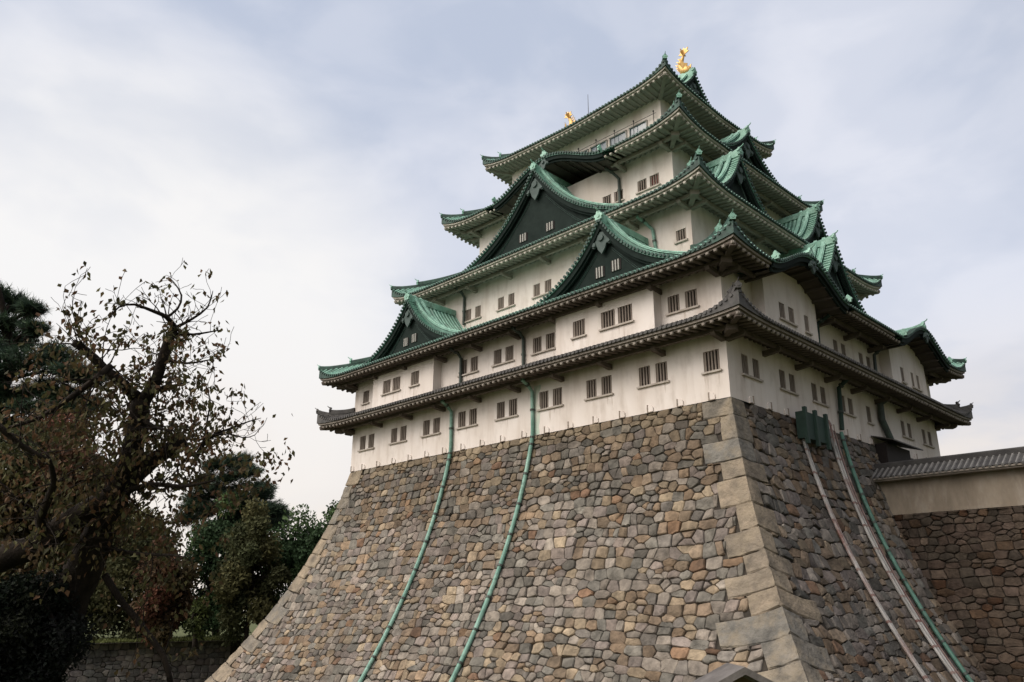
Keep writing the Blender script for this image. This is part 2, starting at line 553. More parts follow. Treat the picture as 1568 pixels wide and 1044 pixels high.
def masonry(mb, surf, umin, umax, s0, s1, size, rng, tint, rects=(), keep=None, asp=1.25, depth=0.13):
    """irregular coursed stones: weighted cells round jittered seeds, each stone its own bulging block"""
    seeds = []
    s = s0
    row = 0
    while s < s1 + size:
        hrow = size / asp * rng.uniform(0.78, 1.22)
        sm = s + hrow / 2
        a, b = umin(min(max(sm, s0), s1)) - size, umax(min(max(sm, s0), s1)) + size
        u = a + rng.random() * size
        while u < b:
            w = size * rng.choice((0.42, 0.55, 0.7, 0.85, 1.0, 1.0, 1.15, 1.3, 1.6, 1.9))
            su = u + w / 2
            wav = 0.16 * size * math.sin(su * 0.7 + row * 1.3)
            if w > 1.1 * size or rng.random() > 0.2:
                seeds.append((su, sm + wav + rng.uniform(-.09, .09) * hrow, 0.10 * (w - size) * size))
            else:                             # two small stones stacked
                seeds.append((su, sm + wav - hrow * 0.26, -0.02))
                seeds.append((su + rng.uniform(-.1, .1) * size, sm + wav + hrow * 0.26, -0.02))
            u += w
        s += hrow
        row += 1
    cell = size * 1.6
    H = {}
    for i, q in enumerate(seeds):
        H.setdefault((int(q[0] // cell), int(q[1] // cell)), []).append(i)
    for i, (u, v, wt) in enumerate(seeds):
        if v < s0 - size * .4 or v > s1 + size * .4:
            continue
        poly = [(u - 1.8 * size, v - 1.3 * size), (u + 1.8 * size, v - 1.3 * size), (u + 1.8 * size, v + 1.3 * size), (u - 1.8 * size, v + 1.3 * size)]
        ci, cj = int(u // cell), int(v // cell)
        for di in (-2, -1, 0, 1, 2):
            for dj in (-1, 0, 1):
                for j in H.get((ci + di, cj + dj), ()):
                    if j == i:
                        continue
                    u2, v2, w2 = seeds[j]
                    # metric stretched along v: flatter stones
                    dx, dy = (u2 - u), (v2 - v) * 3.0
                    c = ((u2 * u2 - u * u) + 3.0 * (v2 * v2 - v * v) + wt - w2) / 2
                    poly = clip_poly(poly, dx, dy, c)
                    if len(poly) < 3:
                        break
                if len(poly) < 3:
                    break
            if len(poly) < 3:
                break
        if len(poly) < 3:
            continue
        cu = sum(p[0] for p in poly) / len(poly)
        cv = sum(p[1] for p in poly) / len(poly)
        if cv < s0 - size or cv > s1 + size:
            continue
        vv = min(max(cv, s0), s1)
        poly = clip_poly(poly, 0, -1, -s0)
        poly = clip_poly(poly, 0, 1, s1)
        if len(poly) < 3:
            continue
        poly = clip_poly(poly, -1, 0, -umin(vv))
        if len(poly) < 3:
            continue
        poly = clip_poly(poly, 1, 0, umax(vv))
        if len(poly) < 3:
            continue
        dead = False
        for (ra, rb, sa, sb) in rects:
            if max(p[0] for p in poly) <= ra or min(p[0] for p in poly) >= rb or max(p[1] for p in poly) <= sa or min(p[1] for p in poly) >= sb:
                continue
            gaps = ((ra - cu, (1, 0, ra)), (cu - rb, (-1, 0, -rb)), (sa - cv, (0, 1, sa)), (cv - sb, (0, -1, -sb)))
            gbest = max(gaps, key=lambda x: x[0])
            if gbest[0] < -.3 * size:
                dead = True
                break
            poly = clip_poly(poly, *gbest[1])
            if len(poly) < 3:
                dead = True
                break
            cu = sum(p[0] for p in poly) / len(poly)
            cv = sum(p[1] for p in poly) / len(poly)
        if dead or len(poly) < 3:
            continue
        cu = sum(p[0] for p in poly) / len(poly)
        cv = sum(p[1] for p in poly) / len(poly)
        if keep and not keep(cu, cv):
            continue
        A = 0
        for k in range(len(poly)):
            a, b = poly[k], poly[(k + 1) % len(poly)]
            A += a[0] * b[1] - a[1] * b[0]
        if abs(A) / 2 < 0.03 * size * size:
            continue
        # drop tiny edges, cut the corners, roughen
        pts = []
        for k in range(len(poly)):
            a, b = poly[k], poly[(k + 1) % len(poly)]
            if math.hypot(a[0] - b[0], a[1] - b[1]) > 0.05 * size:
                pts.append(a)
        if len(pts) < 3:
            continue
        ch = []
        for k in range(len(pts)):
            a, b = pts[k], pts[(k + 1) % len(pts)]
            q = rng.uniform(.05, .13)
            ch.append((a[0] + (b[0] - a[0]) * q, a[1] + (b[1] - a[1]) * q))
            ch.append((a[0] + (b[0] - a[0]) * 0.5 + rng.uniform(-.03, .03), a[1] + (b[1] - a[1]) * 0.5 + rng.uniform(-.03, .03)))
            ch.append((a[0] + (b[0] - a[0]) * (1 - q), a[1] + (b[1] - a[1]) * (1 - q)))
        mb.col = (*tint(cu, cv, rng), 1)
        tu, tv = rng.uniform(-.17, .17), rng.uniform(-.17, .17)
        bul = rng.uniform(-0.02, 0.065)
        gap = rng.choice((.003, .005, .01, .018, .03))
        rad = max(0.15, math.sqrt(abs(A) / 2) / 2)

        def ring(inset, h, tilt=1.0):
            k = max(0.2, 1 - inset / rad)
            o = []
            for p in ch:
                pu, pv = cu + (p[0] - cu) * k, cv + (p[1] - cv) * k
                o.append(surf(pu, pv, h + tilt * (tu * (pu - cu) + tv * (pv - cv)) + rng.uniform(-.013, .013)))
            return o
        rings = [ring(gap, -depth, 0), ring(gap + .008, -0.03, .6), ring(gap + .035, 0.008 + bul * .3), ring(rad * 0.5, 0.008 + bul)]
        n = len(ch)
        vs = [p for r_ in rings for p in r_] + [surf(cu, cv, 0.015 + bul)]
        fs = []
        for r_ in range(3):
            for k in range(n):
                k2 = (k + 1) % n
                fs.append((r_ * n + k, r_ * n + k2, (r_ + 1) * n + k2, (r_ + 1) * n + k))
        for k in range(n):
            fs.append((3 * n + k, 3 * n + (k + 1) % n, 4 * n))
        mb.add(vs, fs)


GREY = [(0.178, 0.160, 0.144), (0.198, 0.178, 0.160), (0.152, 0.142, 0.133), (0.232, 0.21, 0.188), (0.17, 0.15, 0.142), (0.19, 0.163, 0.150)]
WARM = [(0.215, 0.175, 0.13), (0.195, 0.155, 0.117), (0.24, 0.20, 0.15), (0.17, 0.132, 0.10), (0.205, 0.155, 0.112)]
BLUE = [(0.138, 0.134, 0.124), (0.158, 0.152, 0.139), (0.118, 0.113, 0.103)]
RUST = [(0.185, 0.122, 0.082), (0.165, 0.108, 0.075), (0.20, 0.138, 0.093), (0.145, 0.095, 0.068)]


def jit(c, rng, a=0.12):
    k = 1 + rng.uniform(-a, a)
    return tuple(max(0.01, x * k) for x in c)


def tint_left(u, s, rng):
    r = rng.random()
    band = mnoise.noise((u * .09, s * .16, 3.0))
    warm = (.40 if s < 6 else .26) + .30 * band
    if s < 0.75:
        c = rng.choice(WARM[:3] + [WARM[2], (0.21, 0.19, 0.16)])
    elif r < warm:
        c = rng.choice(WARM)
    elif r < warm + .022:
        c = rng.choice(RUST)
    elif r < warm + .22:
        c = rng.choice(BLUE)
    else:
        c = rng.choice(GREY)
    k = 1.02 + .2 * mnoise.noise((u * .11 + 9, s * .13, 1.0)) + (.08 if s > 5 else -.08)
    k *= rng.choice((.70, .82, .92, .97, 1.0, 1.08, 1.22))
    return jit((c[0] * k * .9, c[1] * k * .875, c[2] * k * .83), rng, .1)


def tint_right(u, s, rng):
    r = rng.random()
    if r < 0.46:
        c = rng.choice(GREY)
    elif r < 0.62:
        c = rng.choice(BLUE)
    elif r < 0.965:
        c = rng.choice(WARM[:2] + WARM[3:])
    else:
        c = rng.choice(RUST)
    k = .74 + .2 * mnoise.noise((u * .11 + 9, s * .13, 1.0))  # right-face stones also toned down to carry the face's shade
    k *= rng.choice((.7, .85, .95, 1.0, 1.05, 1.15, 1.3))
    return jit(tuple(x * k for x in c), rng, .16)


def tint_dark(u, s, rng):
    c = rng.choice(GREY + BLUE + GREY + RUST[3:] + WARM[3:4])
    return jit((c[0] * .37, c[1] * .31, c[2] * .265), rng, .3)  # stone tint darkened to carry the shade low on the right


rng = random.Random(7)
base = thing('stone_base', 'tall curved dry stone base of grey and tan blocks below the white castle keep', 'stone base', (0, 0, ZT))
SB = s_of_z(-19.6)
# corner stones: long and short blocks in turn
QCOL = [(0.205, 0.168, 0.125), (0.19, 0.158, 0.122), (0.155, 0.143, 0.125), (0.235, 0.19, 0.138), (0.175, 0.155, 0.128), (0.215, 0.175, 0.13), (0.142, 0.134, 0.12)]
rects_L, rects_R = [], []


def corner_stones(f1, f2, seed, add1, add2, hl=(0.95, 1.65), ln=(1.9, 3.0), sh=(0.9, 1.5)):
    rg = random.Random(seed)
    s, k = 0.0, 0
    while s < SB:
        h = rg.uniform(*hl) * (0.85 + 0.012 * s)
        a1 = rg.uniform(*ln) * (0.75 + 0.03 * s) if k % 2 == 0 else rg.uniform(*sh)
        a2 = rg.uniform(*sh) if k % 2 == 0 else rg.uniform(*ln) * (0.75 + 0.03 * s)
        sk1, sk2 = rg.uniform(-.08, .22), rg.uniform(-.06, .16)   # beds dip away from the corner
        mb = MB()
        mb.col = (*jit(rg.choice(QCOL), rg), 1)
        gp = 0.016
        avals = [gp, 0.05, 0.09, 0.28, 0.5, 0.75, 0.95]
        cols = [('1', a1 * (1 - t) if t > .1 else a1 - t * .9, a1) for t in avals]
        cols = [('1', a1 - gp, a1), ('1', a1 - .07, a1), ('1', a1 * .66, a1), ('1', a1 * .33, a1), ('1', .08, a1), ('c', 0, a1),
                ('2', .08, a2), ('2', a2 * .33, a2), ('2', a2 * .66, a2), ('2', a2 - .07, a2), ('2', a2 - gp, a2)]
        rows = [gp, 0.07, h * .35, h * .65, h - .07, h - gp]
        secs = []
        for ci, (w, a, am) in enumerate(cols):
            sec = []
            a += rg.uniform(-.05, .05) if w != 'c' else 0
            for ri, q in enumerate(rows):
                edge = (ci in (0, len(cols) - 1)) or ri in (0, len(rows) - 1)
                hh = (-0.04 if edge else 0.016) + (0 if edge else rg.uniform(-.032, .032))
                sk = (sk1 if w == '1' else sk2)
                ss = s + q + (sk * .16 * (am - a) * (q / h - .2) if w != 'c' else 0) + (rg.uniform(-.04, .04) if edge else 0)
                if w == '1':
                    p = f1(a, ss, hh)
                elif w == '2':
                    p = f2(a, ss, hh)
                else:
                    p = (f1(0.0, ss, hh) + f2(0.0, ss, hh)) / 2 * 1.0
                    p0 = f1(0.0, ss, 0)
                    p = p0 + (f1(0, ss, hh) - p0) * .8 + (f2(0, ss, hh) - p0) * .8
                sec.append(p)
            secs.append(sec)
        # returns into the wall
        first = [f1(a1 - gp, s + q, -.25) for q in rows]
        last = [f2(a2 - gp, s + q, -.25) for q in rows]
        mb.loft([first] + secs + [last], closed=False)
        for ri in (0, len(rows) - 1):        # top and bottom beds
            lip = [first[ri]] + [x[ri] for x in secs] + [last[ri]]
            inn = [f1(a1 - gp, s + rows[ri], -.25)] + [(f1(max(a, .25), s + rows[ri], -.25) if w == '1' else f2(max(a, .25), s + rows[ri], -.25)) for (w, a, am) in cols] + [f2(a2 - gp, s + rows[ri], -.25)]
            mb.loft([lip, inn], closed=False)
        put(obj('corner_stone', mb, M['corner_stone'], None, colors=True), base)
        if add1 is not None:
            add1(a1, s, s + h)
        if add2 is not None:
            add2(a2, s, s + h)
        s += h
        k += 1


def dS(s):
    return prof(s)[0]


corner_stones(lambda a, s, h: dip_left(-dS(s) + a, s, h), lambda a, s, h: dip_right(-dS(s) + a, s, h), 11,
              lambda a, s, e: rects_L.append((-99, -dS((s + e) / 2) + a, s, e)), lambda a, s, e: rects_R.append((-99, -dS((s + e) / 2) + a, s, e)))
corner_stones(lambda a, s, h: dip_left(LY + dS(s) - a, s, h), lambda a, s, h: face_far(-dS(s) + a, s, h), 23,
              lambda a, s, e: rects_L.append((LY + dS((s + e) / 2) - a, 99, s, e)), None, (0.9, 1.5), (1.7, 2.5), (0.9, 1.3))

mb = MB()
masonry(mb, dip_left, lambda s: -dS(s), lambda s: LY + dS(s), 0, SB, 0.70, rng, tint_left, rects_L)
put(obj('stone_masonry', mb, M['stone'], None, colors=True), base)
mb = MB()
masonry(mb, dip_right, lambda s: -dS(s), lambda s: LX, 0, SB, 0.82, rng, tint_right, rects_R, keep=lambda u, s: u < 18.8 or s < 6.5)
put(obj('stone_masonry', mb, M['stone'], None, colors=True), base)
mb = MB()
ss = [SB * i / 24 for i in range(25)]
for f, a, b in ((face_left, 0, LY), (face_right, 0, LX), (face_far, 0, LX), (face_side, 0, LY)):
    mb.grid(lambda q, s, f=f, a=a, b=b: f((a - dS(s) + .12) + q * (b - a + 2 * dS(s) - .24), s, -0.12), [i / 8 for i in range(9)], ss)
rect_sheet(mb, 0.1, LX - .1, 0.1, LY - .1, ZT - 0.1)
put(obj('rubble_core', mb, M['joint'], None), base)

# ------------------------------------------------------------------ the keep
keep = thing('castle_keep', 'five-storey white plaster castle keep with tiered green copper roofs and golden fish', 'castle', (0, 0, 0))

SIDES = {
    'L': (LY, lambda u, w, z: Vector((w, u, z))),
    'R': (LX, lambda u, w, z: Vector((u, w, z))),
    'B': (LY, lambda u, w, z: Vector((LX - w, u, z))),
    'F': (LX, lambda u, w, z: Vector((u, LY - w, z))),
}


def lerp(a, b, t):
    return a + (b - a) * t


class Tier:
    def __init__(s, we, wi, ze, zi, lift, Lc, ww, mt, me, pitch=0.33):
        s.we, s.wi, s.ze, s.zi, s.lift, s.Lc, s.ww, s.mt, s.me, s.pitch = we, wi, ze, zi, lift, Lc, ww, mt, me, pitch
        s.kara = {}

    def up(s, u, w, S):
        t = max(0.0, min(u - w, S - w - u))
        return s.lift * max(0.0, 1 - t / s.Lc) ** 3 + s.g2 * max(0.0, 1 - t / 11.0) ** 1.3

    def upu(s, u, w, S):
        t = max(0.0, min(u - w, S - w - u))
        return s.uf * s.lift * max(0.0, 1 - t / s.Lc) ** 2.6 + s.g2 * max(0.0, 1 - t / 11.0) ** 1.3

    def z(s, u, w, S):
        v = (w - s.we) / (s.wi - s.we)
        g = 0.66 * v + 0.34 * v * v
        return s.ze + (s.zi - s.ze) * g + s.up(u, w, S) * max(0.0, 1 - v) ** 1.4

    def zk(s, side, u):
        best = -99
        for (u0, W, H) in s.kara.get(side, ()):
            t = abs(u - u0) / W
            if t < 1:
                best = max(best, s.ze + kara_h(t, H))
        return best


def kara_h(t, H):
    return H * (0.5 + 0.5 * math.cos(PI * min(1, t))) ** 0.85


def frange(a, b, step):
    n = max(1, int(math.ceil((b - a) / step)))
    return [a + (b - a) * i / n for i in range(n + 1)]


def edge_us(S, w):
    """stations along an eave, finer near the corners"""
    a = frange(w, w + 5, 0.25)
    return a[:-1] + frange(w + 5, S - w - 5, 1.2)[:-1] + frange(S - w - 5, S - w, 0.25)


def horn_plate(mb, O, side, upv, out, k=1.0, horn=True):
    """ridge-end ornament: shield plate with ears and a rising horn; out points away from the ridge"""
    O, side, upv, out = Vector(O), Vector(side).normalized(), Vector(upv).normalized(), Vector(out).normalized()
    ol = [(-.34, -.25), (-.38, .05), (-.50, .12), (-.44, .30), (-.27, .36), (-.22, .55), (-.10, .68), (0, .74), (.10, .68), (.22, .55), (.27, .36), (.44, .30), (.50, .12), (.38, .05), (.34, -.25)]
    mb.prism([(x * k, y * k) for x, y in ol], O - out * .1 * k, side, upv, out * .24 * k)
    mb.tube([O + out * .14 * k + upv * .12 * k, O + out * .2 * k + upv * .12 * k], .17 * k, 10)
    if horn:
        mb.tube([O + upv * .55 * k - out * .2 * k, O + upv * .66 * k + out * .15 * k, O + upv * .78 * k + out * .38 * k, O + upv * .92 * k + out * .5 * k], [.085 * k, .075 * k, .06 * k, .045 * k], 8)


def build_tier(T, sides='LRBF', arms=True):
    roof, roll, cap, eave, raft, soff = MB(), MB(), MB(), MB(), MB(), MB()
    for sd_ in sides:
        S, P = SIDES[sd_]

        def top(u, w):
            return P(u, w, T.z(u, w, S))
        # roof surface
        vs = frange(0, 1, 0.125)
        us = [i / 140 for i in range(141)]

        def gp(q, v):
            w = T.we + (T.wi - T.we) * v
            u = w + (S - 2 * w) * q
            return top(u, w)

        def skip(q, v):
            w = T.we + (T.wi - T.we) * v
            u = w + (S - 2 * w) * q
            return T.zk(sd_, u) > T.z(u, w, S) + .15
        roof.grid(gp, us, vs, skip)
        # tile rolls running down the slope
        n = int((S - 2 * T.we - .2) / T.pitch)
        off = (S - n * T.pitch) / 2
        r = 0.095
        for k in range(n + 1):
            u = off + k * T.pitch
            wmax = min(T.wi, u, S - u) - .03
            w0 = T.we - .04
            zk = T.zk(sd_, u)
            while w0 < wmax and zk > T.z(u, w0, S) - .05:
                w0 += 0.15
            if wmax - w0 < .15:
                continue
            secs = []
            for w in frange(w0, wmax, max(.6, (wmax - w0) / 6)):
                z = T.z(u, max(w, T.we), S)
                secs.append([P(u + r * math.cos(a), w, z + r * 1.15 * math.sin(a)) for a in (PI, PI * .75, PI * .5, PI * .25, 0)])
            roll.loft(secs, closed=False)
            if w0 < T.we:
                z = T.z(u, T.we, S)
                cc = P(u, w0 - .03, z - .01)
                c2 = P(u, w0 + .08, z - .01)
                cap.tube([cc, c2], .105, 8)
        # eave strips: (w0,w1,ztop,zbottom)
        stations = edge_us(S, T.we)
        runs, cur = [], []
        for u in stations:
            bad = any(abs(u - u0) < W for (u0, W, H) in T.kara.get(sd_, ()))
            if bad:
                if len(cur) > 1:
                    runs.append(cur)
                cur = []
            else:
                cur.append(u)
        if len(cur) > 1:
            runs.append(cur)
        span = T.ww - T.we

        def zl(u, w):
            f = max(0.0, 1 - max(0, w - T.we) / span) ** 1.3
            return T.upu(max(min(u, S - T.we), T.we), T.we, S) * f

        def cl(u, w):
            return min(max(u, w), S - w)
        for run in runs:
            for (mbx, wa, wb, za, zb) in ((cap, .0, .30, .02, -.085), (eave, .10, .5, -.09, -.235), (eave, .24, .62, -.24, -.335)):
                secs = []
                for u in run:
                    sec = []
                    for (w, z) in ((T.we + wa, za), (T.we + wb, za), (T.we + wb, zb), (T.we + wa, zb)):
                        uu = cl(u, w)
                        lf_ = T.up(u, T.we, S) if (mbx is cap and z > 0) else zl(u, T.we)
                        sec.append(P(uu, w, T.ze + z + lf_))
                    secs.append(sec)
                mbx.loft(secs)
            # soffit board
            sg = []
            for u in run:
                sec = []
                for q in range(6):
                    w = T.we + .3 + (span - .3) * q / 5
                    sec.append(P(cl(u, w), w, T.ze - .34 + .32 * (w - T.we - .3) / span + zl(u, w)))
                sg.append(sec)
            soff.loft(sg, closed=False)
        # rounded plastered rafters
        nr = int((S - 2 * T.we) / 0.52)
        for k in range(nr):
            u = T.we + .3 + (S - 2 * T.we - .6) * k / (nr - 1)
            if any(abs(u - u0) < W + .1 for (u0, W, H) in T.kara.get(sd_, ())):
                continue
            wend = min(T.ww, u + .0 if u < S / 2 else S - u)
            wend = min(T.ww, max(T.we + .75, min(u, S - u)))
            secs = []
            for j, w in enumerate((T.we + .20, T.we + .26, T.we + .5 * (wend - T.we) + .1, wend)):
                z = T.ze - .34 + .32 * max(0, w - T.we - .3) / span + zl(u, w)
                hw, dp = (.07, T.dp * .7) if j == 0 else (.115, T.dp)
                secs.append([P(u - hw, w, z + .02), P(u + hw, w, z + .02), P(u + hw, w, z - dp * .6), P(u + hw * .55, w, z - dp), P(u - hw * .55, w, z - dp), P(u - hw, w, z - dp * .6)])
            raft.loft(secs)
            w = T.we + .205
            z = T.ze - .34 + zl(u, w)
            eave.loft([[P(u + x * (.115 if q else .08), ww_, z + y * (1 if q else .8)) for x, y in ((-1, .0), (1, .0), (1, -.11), (.55, -.175), (-.55, -.175), (-1, -.11))] for q, ww_ in ((0, w - .05), (1, w), (1, w + .09))])
        # purlin on arms
        if arms:
            wp = T.we + span * .62
            zp = T.ze - .34 + .32 * .6 - .17
            runs2 = []
            a0 = wp
            for (u0, W, H) in sorted(T.kara.get(sd_, ())):
                runs2.append((a0, u0 - W + .4))
                a0 = u0 + W - .4
            runs2.append((a0, S - wp))
            for (a, b) in runs2:
                if b > a:
                    secs = [[P(u, wp - .11, zp + zl(u, wp)), P(u, wp + .11, zp + zl(u, wp)), P(u, wp + .11, zp - .24 + zl(u, wp)), P(u, wp - .11, zp - .24 + zl(u, wp))] for u in frange(a, b, .7)]
                    raft.loft(secs)
            na = max(2, int(round((S - 2 * T.ww) / 2.1)))
            for k in range(na + 1):
                u = T.ww + .15 + (S - 2 * T.ww - .3) * k / na
                if any(abs(u - u0) < W - .3 for (u0, W, H) in T.kara.get(sd_, ())):
                    continue
                if k % 2 == 0:
                    z1 = zp - .22 + zl(u, wp)
                    secs = []
                    for w, dz in ((wp - .3, .06), (wp - .22, .22), (T.ww + .05, .34)):
                        secs.append([P(u - .15, w, z1), P(u + .15, w, z1), P(u + .15, w, z1 - dz), P(u - .15, w, z1 - dz)])
                    raft.loft(secs)
    r_ = obj('roof', roof, T.pan, keep)
    obj('tile_rolls', roll, T.mt, r_)
    obj('tile_edge', cap, T.me, r_)
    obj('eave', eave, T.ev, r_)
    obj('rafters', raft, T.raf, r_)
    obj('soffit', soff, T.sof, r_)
    # hips
    for (sx, sy) in ((0, 0), (0, 1), (1, 0), (1, 1)):
        def H(w, dz=0.0, ox=0.0):
            x = w if sx == 0 else LX - w
            y = w if sy == 0 else LY - w
            v = (w - T.we) / (T.wi - T.we)
            return Vector((x, y, T.z(w, w, LY) + dz))
        dx, dy = (1 if sx == 0 else -1), (1 if sy == 0 else -1)
        perp = Vector((dx, -dy, 0)).normalized()
        outv = Vector((-dx, -dy, 0)).normalized()
        hip, orn = MB(), MB()
        ws = frange(T.we - .02, T.wi, .35)

        def sec(p, hw, h0, h1):
            return [p + perp * hw + Vector((0, 0, h0)), p + perp * hw + Vector((0, 0, h1)), p + perp * hw * .5 + Vector((0, 0, h1 + .09)), p - perp * hw * .5 + Vector((0, 0, h1 + .09)), p - perp * hw + Vector((0, 0, h1)), p - perp * hw + Vector((0, 0, h0))]
        hip.loft([sec(H(w) + Vector((0, 0, .10 * max(0, 1 - (w - T.we) / .9) ** 2)), .17, -.1, .18) for w in ws])
        w2 = T.we + .26 * (T.wi - T.we) + .25
        ws2 = frange(w2, T.wi, .35)
        hip.loft([sec(H(w), .2, .15, .44) for w in ws2])
        hz = T.z(T.we, T.we, LY)
        ho = obj('hip_ridge', hip, T.me, r_)
        horn_plate(orn, H(T.we - .02, .12), perp, (0, 0, 1), outv, .45)
        obj('ridge_end_ornament', orn, T.mt, r_)
        orn = MB()
        horn_plate(orn, H(w2 - .05, .35), perp, (0, 0, 1), outv, .58)
        obj('ridge_end_ornament', orn, T.mt, r_)
        # corner beam under the eave with its bracket block
        cb = MB()
        pts = []
        for w in frange(T.we + .25, T.ww, .5):
            f = max(0.0, 1 - max(0, w - T.we) / (T.ww - T.we)) ** 1.3
            x = w if sx == 0 else LX - w
            y = w if sy == 0 else LY - w
            pts.append(Vector((x, y, T.ze - .42 + .32 * (w - T.we) / (T.ww - T.we) + (T.lift * T.uf + T.g2) * f)))
        cb.loft([[p + perp * .16, p - perp * .16, p - perp * .16 - Vector((0, 0, .26)), p + perp * .16 - Vector((0, 0, .26))] for p in pts])
        if arms:
            q = pts[-1] + (pts[0] - pts[-1]) * .42
            cb.box(q - Vector((0, 0, .42)), perp * .30, outv * .34, (0, 0, .17))
            cb.box((pts[-1] + q) / 2 - Vector((0, 0, .40)), perp * .17, (q - pts[-1]) / 2, (0, 0, .17))
        obj('corner_beam', cb, T.raf, r_)
    return r_


T1 = Tier(-2.3, 0.0, 3.97, 5.0, 1.0, 4.6, 0.0, M['tile'], M['tile'])
T2 = Tier(-2.4, 4.34, 7.92, 11.45, 1.05, 4.6, 0.0, M['copper'], M['copper_edge'])
T3 = Tier(1.9, 7.6, 15.45, 18.75, 1.2, 4.8, 4.34, M['copper'], M['copper_edge'])
T4 = Tier(5.0, 9.77, 22.85, 25.6, 1.25, 4.8, 7.6, M['copper'], M['copper_edge'])
T5 = Tier(7.7, 11.6, 29.12, 31.45, 0.95, 4.2, 9.77, M['copper'], M['copper_edge'])
for T, uf, g2 in ((T1, .22, 0), (T2, .36, 0), (T3, .5, .1), (T4, .55, .1), (T5, .5, .5)):
    T.uf, T.g2 = uf, g2
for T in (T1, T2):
    T.raf, T.sof, T.ev, T.dp = M['rafter_shaded'], M['soffit_shaded'], M['eave'], .15  # lower roofs: shaded copies, under-eave darkness painted in
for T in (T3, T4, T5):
    T.raf, T.sof, T.ev, T.dp = M['rafter_lit'], M['soffit'], M['eave_lit'], .09  # upper roofs: lit copies, painted lighter for brighter undersides
for T in (T1, T2, T3, T4, T5):
    T.pan = M['copper_pan'] if T is not T1 else M['tile']
T2.kara = {'R': [(6.9, 5.0, 1.75), (26.1, 5.0, 1.75)]}
T4.kara = {'L': [(18.45, 6.2, 2.05)]}
for T in (T1, T2, T3, T4, T5):
    build_tier(T, arms=T is not T5)


